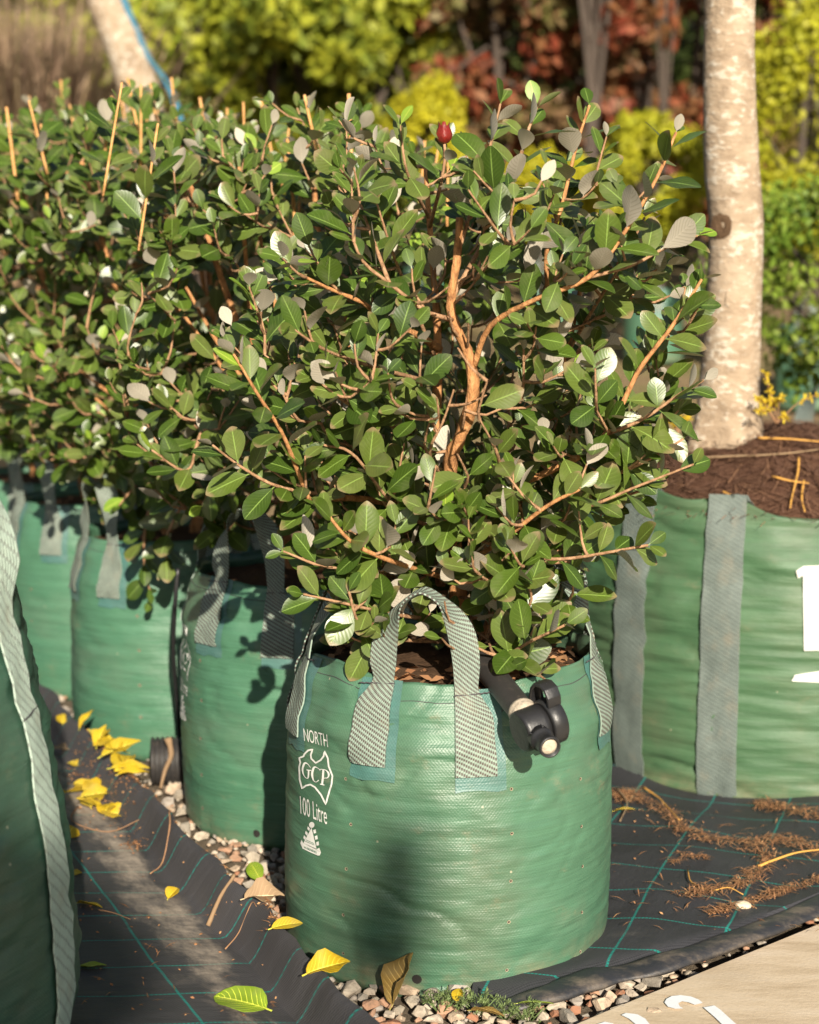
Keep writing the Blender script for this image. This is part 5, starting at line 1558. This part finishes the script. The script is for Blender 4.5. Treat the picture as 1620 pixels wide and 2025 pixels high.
def build_pale_tree():
    base = P(1440, 850, 3.72)
    base.z = BB.soil_z - 0.06
    root = empty('pale_tree', base, 'pale beige barked tree trunk with knots standing in the wide bag', 'tree')
    ctrl = [(1440, 0.094, base.z), (1442, 0.080, base.z + 0.05), (1446, 0.068, base.z + 0.13), (1450, 0.0625, P(1450, 650, 3.72).z), (1452, 0.0600, P(1452, 450, 3.72).z), (1440, 0.0595, P(1440, 330, 3.72).z), (1430, 0.0555, P(1430, 150, 3.72).z), (1428, 0.0545, P(1428, 0, 3.72).z), (1428, 0.053, 2.2), (1432, 0.051, 2.8), (1436, 0.048, 3.6), (1436, .042, 4.4)]
    pts = [Vector((P(px, 600, 3.72).x, 3.72, z)) for px, r, z in ctrl]
    pl = spline(pts, 120); rr = spline([(r, 0, 0) for px, r, z in ctrl], 120)
    V = []; Fc = []; seg = 40
    for i, p in enumerate(pl):
        for k in range(seg):
            an = 2 * PI * k / seg; ca, sa = math.cos(an), math.sin(an)
            r = rr[i].x * (1 + 0.05 * nz(ca * 1.2, sa * 1.2, p.z * 3) + 0.02 * nz(ca * 4, sa * 4, p.z * 14) + 0.012 * nz(ca * 3, sa * 3, p.z * 60))
            fl = max(0, 1 - (p.z - base.z) / 0.16)
            r *= 1 + 0.12 * fl * math.cos(an * 5 + 1)
            V.append(Vector((p.x + r * ca, p.y + r * sa, p.z)))
    for i in range(len(pl) - 1):
        for k in range(seg):
            k2 = (k + 1) % seg; Fc.append((i * seg + k, i * seg + k2, (i + 1) * seg + k2, (i + 1) * seg + k))
    tr = mesh_obj('trunk', V, Fc, M['palebark'], root)
    # knots where limbs were cut
    for (px, py, s, hollow) in ((1418, 448, 0.020, True), (1455, 588, 0.026, False)):
        c = P(px, py, 3.72); cx = P(1450, py, 3.72); x = c.x - cx.x; r = 0.0605
        y = -math.sqrt(max(0, r * r - x * x)); nrm = Vector((x, y, 0)).normalized(); c = Vector((cx.x, 3.72, c.z)) + nrm * (r - 0.004)
        t = UP.cross(nrm).normalized(); KV = []; KF = []
        prof = [(1.5, 0.0), (1.2, 0.14), (0.9, 0.25), (0.6, 0.16 if hollow else 0.22), (0.3, 0.02 if hollow else 0.28)]
        for (q, h) in prof:
            for k in range(18):
                an = 2 * PI * k / 18; j = 1 + 0.2 * nz(math.cos(an) * 2 + px, math.sin(an) * 2, q * 3)
                KV.append(c + (t * math.cos(an) * 0.85 + UP * math.sin(an)) * q * s * j + nrm * h * s * (0.8 + .4 * nz(k * .7, q)))
        for i in range(4):
            for k in range(18):
                k2 = (k + 1) % 18; KF.append((i * 18 + k, i * 18 + k2, i * 18 + 18 + k2, i * 18 + 18 + k))
        KF.append(tuple(72 + k for k in range(18)))
        mesh_obj('knot', KV, KF, M['knot' if hollow else 'palebark'], tr)
    tube('twig_stub', [P(1408, 455, 3.66), P(1385, 453, 3.66), P(1358, 449, 3.66)], [0.003, 0.0024, 0.0018], M['drytwig'], tr, 6)
    top = pl[-1]; rg = random.Random(77); cl = []
    for k in range(9):
        a = k * 0.7 + rg.uniform(-.2, .2); L = rg.uniform(0.5, 1.0); st_ = pl[100 + 2 * k]
        e = st_ + Vector((math.cos(a) * L, math.sin(a) * L, rg.uniform(0.5, 1.1)))
        tube('limb', spline([st_, st_.lerp(e, .5) + UP * .1, e], 10), [0.024 - 0.0018 * i for i in range(10)], M['palebark'], root, 8)
        cl.append((e, (0.42, 0.42, 0.34)))
    cl.append((top + UP * .9, (0.6, 0.6, 0.5)))
    leaf_cloud('crown', root, M['hedge'], cl, 1500, 0.09, 78)
build_pale_tree()

# yellow sprays at the foot of the tree
def spray_plant(px, py, Y, label, sprays, seed):
    c = P(px, py, Y); root = empty('yellow_weed', c, label, 'weed', 'yellow weeds at the pale tree')
    rng = random.Random(seed); tv = [(0, 0, 0), (.5, -.2, .05), (1, 0, 0), (.5, .2, .05)]; Mx = []; ps = []
    for ex, ey, L in sprays:
        e = P(ex, ey, Y - rng.uniform(-.03, .05)); pl = spline([c, c.lerp(e, .5) + UP * .012, e], 14)
        tube('stem', pl, [0.0016 - 0.00006 * i for i in range(14)], M['drytwig'], root, 5)
        for i in range(int(6 + 60 * L)):
            p = pl[int(lerp(14 * (1 - L), 13.9, rng.random()))]; dd = (e - c).normalized()
            d = (dd * 0.4 + Vector((rng.gauss(0, 1), rng.gauss(0, 1), rng.gauss(0, 1)))).normalized(); nn = d.orthogonal().normalized(); y = nn.cross(d); s = rng.uniform(.008, .017)
            Mx.append([[d[q] * s, y[q] * s, nn[q] * s] for q in range(3)]); ps.append(p[:])
    instance_mesh('flower_spray', tv, [(0, 1, 2, 3)], None, np.array(Mx), np.array(ps), root, M['yweed'], seed, False, 'stuff')
spray_plant(1536, 838, 3.62, 'yellow flowering weed at the right foot of the pale trunk', [(1512, 738, .7), (1497, 790, .6), (1500, 812, .5), (1545, 785, .4), (1618, 780, .5), (1552, 828, .4), (1525, 790, .5)], 31)
spray_plant(1340, 860, 3.62, 'small yellow weed at the left foot of the pale trunk', [(1322, 828, .6), (1342, 815, .5), (1335, 838, .5), (1362, 830, .4)], 32)

# ------------------------------------------------------------------ clipped hedge bush in a bag behind the tree
def potted(Y, px, Rb, hb, label_bag, seed, loops, detail=0.5, **kw):
    x = P(px, 700, Y).x; z = gz(x, Y) - 0.03
    return make_bag((x, Y, z), Rb, hb, ST_PROF, seed, M['bag_far'], label_bag, loops, 'green planter bags further back', detail=detail, **kw)
HBag = potted(5.55, 1660, 0.40, 0.56, 'green bag with an arched grey handle below the clipped bright hedge bush', 61, [(D(-18), D(15.5)), (D(80), D(20))], strap=(0.09, 0.2, 0.19), webm='web_grey', stitch=False, holes=False)
def bush(name, bag, label, cat, crown, mat, n, size, seed, shell=0.35, trunk_r=0.025, group=None, clumpn=60, clumpr=0.28):
    (cx, cy, cz), (rx, ry, rz) = crown
    base = Vector((cx, cy, bag.soil_z - 0.03)) if bag else Vector((cx, cy, gz(cx, cy) - 0.04))
    root = empty(name, base, label, cat, group)
    rg = random.Random(seed)
    tube('trunk', spline([base, Vector((cx + 0.02, cy, lerp(base.z, cz, .5))), Vector((cx, cy, cz + rz * 0.5))], 12), [trunk_r * (1 - 0.05 * i) for i in range(12)], M['dkbark'], root, 8)
    for k in range(6):
        a = k * 1.05; e = Vector((cx + math.cos(a) * rx * .7, cy + math.sin(a) * ry * .7, cz + rz * rg.uniform(-.2, .6)))
        st_ = Vector((cx, cy, lerp(base.z, cz, .6))); tube('limb', [st_, st_.lerp(e, .5) + UP * .05, e], [trunk_r * .5, trunk_r * .35, trunk_r * .2], M['dkbark'], root, 6)
    cl = []
    for k in range(clumpn):
        v = Vector((rg.gauss(0, 1), rg.gauss(0, 1), rg.gauss(0, 1))).normalized() * rg.uniform(1 - shell, 1)
        c = rg.uniform(.75, 1.2) * clumpr
        cl.append((Vector((cx + v.x * rx, cy + v.y * ry, cz + v.z * rz)), (rx * c, ry * c, rz * c)))
    leaf_cloud('crown', root, mat, cl, n, size, seed)
    return root
bush('hedge_bush', HBag, 'clipped bright green small leaved bush behind the pale trunk', 'shrub', ((HBag.loc.x + 0.0, 5.55, 1.06), (0.47, 0.42, 0.36)), M['hedge'], 9000, 0.032, 62, 0.3, group='clipped bushes further back', clumpn=170, clumpr=0.17)
# golden and lime conifers, each in its own bag
for i, (px, py, Y, rx, rz, mat, lab) in enumerate([
        (1292, 350, 9.6, 0.315, 0.36, 'goldgreen', 'round clipped lime conifer ball left of the pale trunk'),
        (1085, 395, 10.4, 0.30, 0.30, 'gold', 'low golden conifer ball behind the open shrub shoots'),
        (845, 285, 10.8, 0.26, 0.40, 'gold', 'narrow golden conifer behind the red bud'),
        (1600, 270, 8.4, 0.37, 0.62, 'goldgreen', 'tall broad lime conifer behind the clipped bright bush')]):
    c = P(px, py, Y)
    bgz = gz(c.x, Y)
    bagb = potted(Y, px, 0.17, 0.42, ['green bag under the lime conifer ball', 'green bag under the low golden ball', 'green bag under the narrow golden conifer', 'green bag under the tall broad lime conifer'][i], 70 + i, [(D(-20), D(18))], detail=0.35, holes=False, stitch=False)
    bush('conifer', bagb, lab, 'conifer', ((c.x, Y, c.z), (rx, rx, rz)), M[mat], 7500, 0.045, 80 + i, 0.25, group='golden conifers further back', clumpn=130, clumpr=0.2)

# ------------------------------------------------------------------ trees of the background
def back_tree(px, Y, top_py, label, mat, seed, rx, n=6500, size=0.10, lean=0.0, trunk_r=0.06, low=0.9, clumpn=55, name='background_tree', barkm='dkbark', group='trees standing behind the potting ground', clr=0.22):
    x = P(px, 300, Y).x; g0 = gz(x, Y) - 0.05; zt = P(px, top_py, Y).z
    base = Vector((x, Y, g0)); root = empty(name, base, label, 'tree', group)
    rg = random.Random(seed)
    topv = Vector((x + lean, Y, zt * 0.8 + g0 * .2))
    pl = spline([base, base.lerp(topv, .5) + Vector((rg.uniform(-.1, .1), 0, 0)), topv], 16)
    tube('trunk', pl, [trunk_r * (1 - 0.05 * i) for i in range(16)], M[barkm], root, 9, True, 0.2)
    zc = (g0 + low + zt) / 2; rz = (zt - g0 - low) / 2; cl = []
    for k in range(clumpn):
        v = Vector((rg.gauss(0, 1), rg.gauss(0, 1), rg.gauss(0, 1))).normalized() * rg.uniform(0.45, 1.0)
        c = Vector((x + lean * .5 + v.x * rx, Y + v.y * rx * 0.8, zc + v.z * rz)); q = rg.uniform(.6, 1.3) * clr
        cl.append((c, (rx * q, rx * q, min(rz, rx) * q)))
        if k < 9:
            s0 = pl[rg.randrange(5, 14)]
            tube('limb', spline([s0, s0.lerp(c, .5) + UP * .06, c], 7), [trunk_r * .4 * (1 - .1 * i) for i in range(7)], M[barkm], root, 6)
    leaf_cloud('crown', root, mat, cl, n, size, seed)
for i, (px, Y, top, rx, mat, lab, n) in enumerate([
        (200, 12.2, -260, 0.95, 'far_yg', 'yellow green leafy tree right of the pink dry grass', 7000),
        (400, 12.6, -380, 0.95, 'far_yg', 'bright yellow green tree beside the leaning pale trunk', 8000),
        (560, 12.0, -300, 0.85, 'far_yg', 'yellow green tree with hanging sunlit clumps over the clipped row', 8000),
        (720, 12.8, -420, 0.85, 'far_yg', 'tall yellow green tree next to the russet trees', 8000),
        (960, 12.4, -350, 0.80, 'far_brown', 'brown and olive tree behind the narrow golden conifer', 5000),
        (1070, 12.6, -380, 0.95, 'far_red', 'red leaved tree above the open shrub', 3200),
        (1160, 11.6, -300, 0.42, 'far_yg', 'sparse green tree between the red ones', 900),
        (1290, 12.4, -360, 1.0, 'far_red', 'russet autumn tree behind the lime conifer ball', 3400),
        (1390, 13.2, -380, 0.8, 'far_red', 'orange red tree half hidden by the pale trunk', 3600),
        (1560, 13.6, -300, 1.0, 'far_brown', 'brown green tree behind the tall broad lime conifer', 5500)]):
    back_tree(px, Y, top, lab, M[mat], 100 + i, rx, n, 0.13 if mat == 'far_yg' else 0.11, trunk_r=0.055, low=0.6 if px != 1160 else 2.3, clr=0.25 if mat == 'far_yg' else 0.2, clumpn=34)
for i, (px, Y) in enumerate(((1150, 11.6), (1310, 11.9), (1582, 11.2))):
    x = P(px, 300, Y).x; base = Vector((x, Y, gz(x, Y) - 0.05))
    back_tree(px, Y, -700, ['slim dark trunked tree between red foliage', 'slim brown trunked tree behind the lime conifer ball', 'slim dark trunked tree behind the tall lime conifer'][i], M['far_brown'], 140 + i, 0.5, 900, 0.07, trunk_r=0.032, low=2.6, clumpn=20, group='slim trunks behind the potting ground')
# leaning pale trunk with blue tape
def leaning_tree():
    Y = 7.4
    b = P(290, 330, Y); base = Vector((b.x + 0.12, Y, gz(b.x, Y) - 0.05))
    root = empty('leaning_tree', base, 'leaning pale trunk with blue tape behind the clipped row', 'tree')
    ctrl = [base, P(296, 330, Y), P(283, 230, Y), P(268, 150, Y), P(240, 70, Y), P(205, -5, Y), P(160, -110, Y), P(120, -240, Y)]
    pl = spline(ctrl, 60); tube('trunk', pl, [lerp(0.095, 0.088, i / 59) if i < 30 else lerp(.088, .07, (i - 30) / 29) for i in range(60)], M['palebark'], root, 18, True, 0.12)
    tp = [P(238, -20, Y - .05), P(268, 55, Y - .05), P(292, 110, Y - .05), P(322, 150, Y - .05), P(345, 195, Y - .05), P(360, 250, Y - .05)]
    V = []; Fc = []
    for i, p in enumerate(spline(tp, 30)):
        V += [p + Vector((-0.016, 0, 0.006)), p + Vector((0.016, -0.01, -0.006))]
    for i in range(29): Fc.append((2 * i, 2 * i + 1, 2 * i + 3, 2 * i + 2))
    t = mesh_obj('blue_tape', V, Fc, M['blue'], root); solidify(t, 0.002)
    t['label'] = 'strip of blue tape tied along the trunk'
    cl = [(pl[-1] + Vector((q * .5 - .6, (q % 2) * .3, .5 + .25 * q)), (.5, .5, .4)) for q in range(4)]
    for c, r in cl: tube('limb', [pl[-4], pl[-1].lerp(c, .5), c], [.04, .03, .015], M['palebark'], root, 7)
    leaf_cloud('crown', root, M['hedge'], cl, 1800, 0.09, 171)
leaning_tree()
# dry grass clump at the top left
def dry_grass():
    rg = np.random.default_rng(9); n = 6000
    a = P(-160, 300, 11.0); b = P(120, 300, 11.0)
    pos = np.stack([rg.uniform(a.x, b.x, n), rg.uniform(10.4, 11.8, n), np.zeros(n)], axis=1)
    pos[:, 2] = [gz(x, y) for x, y, _ in pos]; 
    d = rg.normal(size=(n, 3)) * 0.28 + np.array([0, 0, 1.0]); d /= np.linalg.norm(d, axis=1, keepdims=True)
    y = np.cross(rg.normal(size=(n, 3)), d); y /= np.linalg.norm(y, axis=1, keepdims=True); z = np.cross(d, y)
    s = rg.uniform(0.9, 2.3, n)
    Mx = np.stack([d * s[:, None], y * 0.35, z], axis=2)
    tv = [(0, -.05, 0), (.6, -.03, 0), (1, 0, 0.02), (.6, .03, 0)]
    o = instance_mesh('dry_grass', tv, [(0, 1, 2, 3)], None, Mx, pos, None, M['drygrass'], 10, False, 'stuff')
    o['label'] = 'tall pinkish dry grass beyond the clipped row'
dry_grass()
# the wood behind everything: reads as one dark mass
def wood():
    rg = random.Random(3); cl = []
    for k in range(190):
        x = rg.uniform(-8.5, 8.5); Y = rg.uniform(16, 19.5); z = rg.uniform(0.9, 7.5); r = rg.uniform(.5, .95)
        cl.append((Vector((x, Y, z + gz(x, Y) * .5)), (r, r * .7, r)))
    o = leaf_cloud('far_wood', None, M['far_dk'], cl, 30000, 0.24, 301)
    o['label'] = 'dark mass of woodland filling the background'
wood()

# unseen young tree behind the camera, leaf clumps placed to shade the nearest bags
def shade_sapling(targets, d, label, seed):
    cl = []
    for (t, r) in targets:
        h = Vector((SUN.x, SUN.y, 0)); k = d / h.length
        cl.append((Vector(t) + SUN * k, r))
    top = cl[0][0]; base = Vector((top.x + 0.15, top.y, -0.04))
    root = empty('unseen_young_tree', base, label, 'tree')
    pl = spline([base, Vector((base.x - .05, base.y, top.z * .5)), top + Vector((0, 0, .1))], 20)
    tube('trunk', pl, [0.03 - 0.001 * i for i in range(20)], M['dkbark'], root, 8)
    for c, r in cl: tube('limb', [pl[14], pl[14].lerp(c, .5) + UP * .05, c], [.012, .009, .005], M['dkbark'], root, 6)
    leaf_cloud('crown', root, M['hedge'], [(c, r) for c, r in cl], 900, 0.09, seed)
shade_sapling([((-0.50, 2.05, 0.17), (0.16, 0.2, 0.16)), ((-0.58, 1.98, 0.36), (0.05, 0.1, 0.13)), ((-0.032, 2.40, 0.10), (0.045, 0.1, 0.075)), ((-0.02, 2.40, 0.20), (0.028, 0.06, 0.05))], 9.0, 'unseen slender young tree behind the camera, its crown placed to dapple the printed bag', 501)
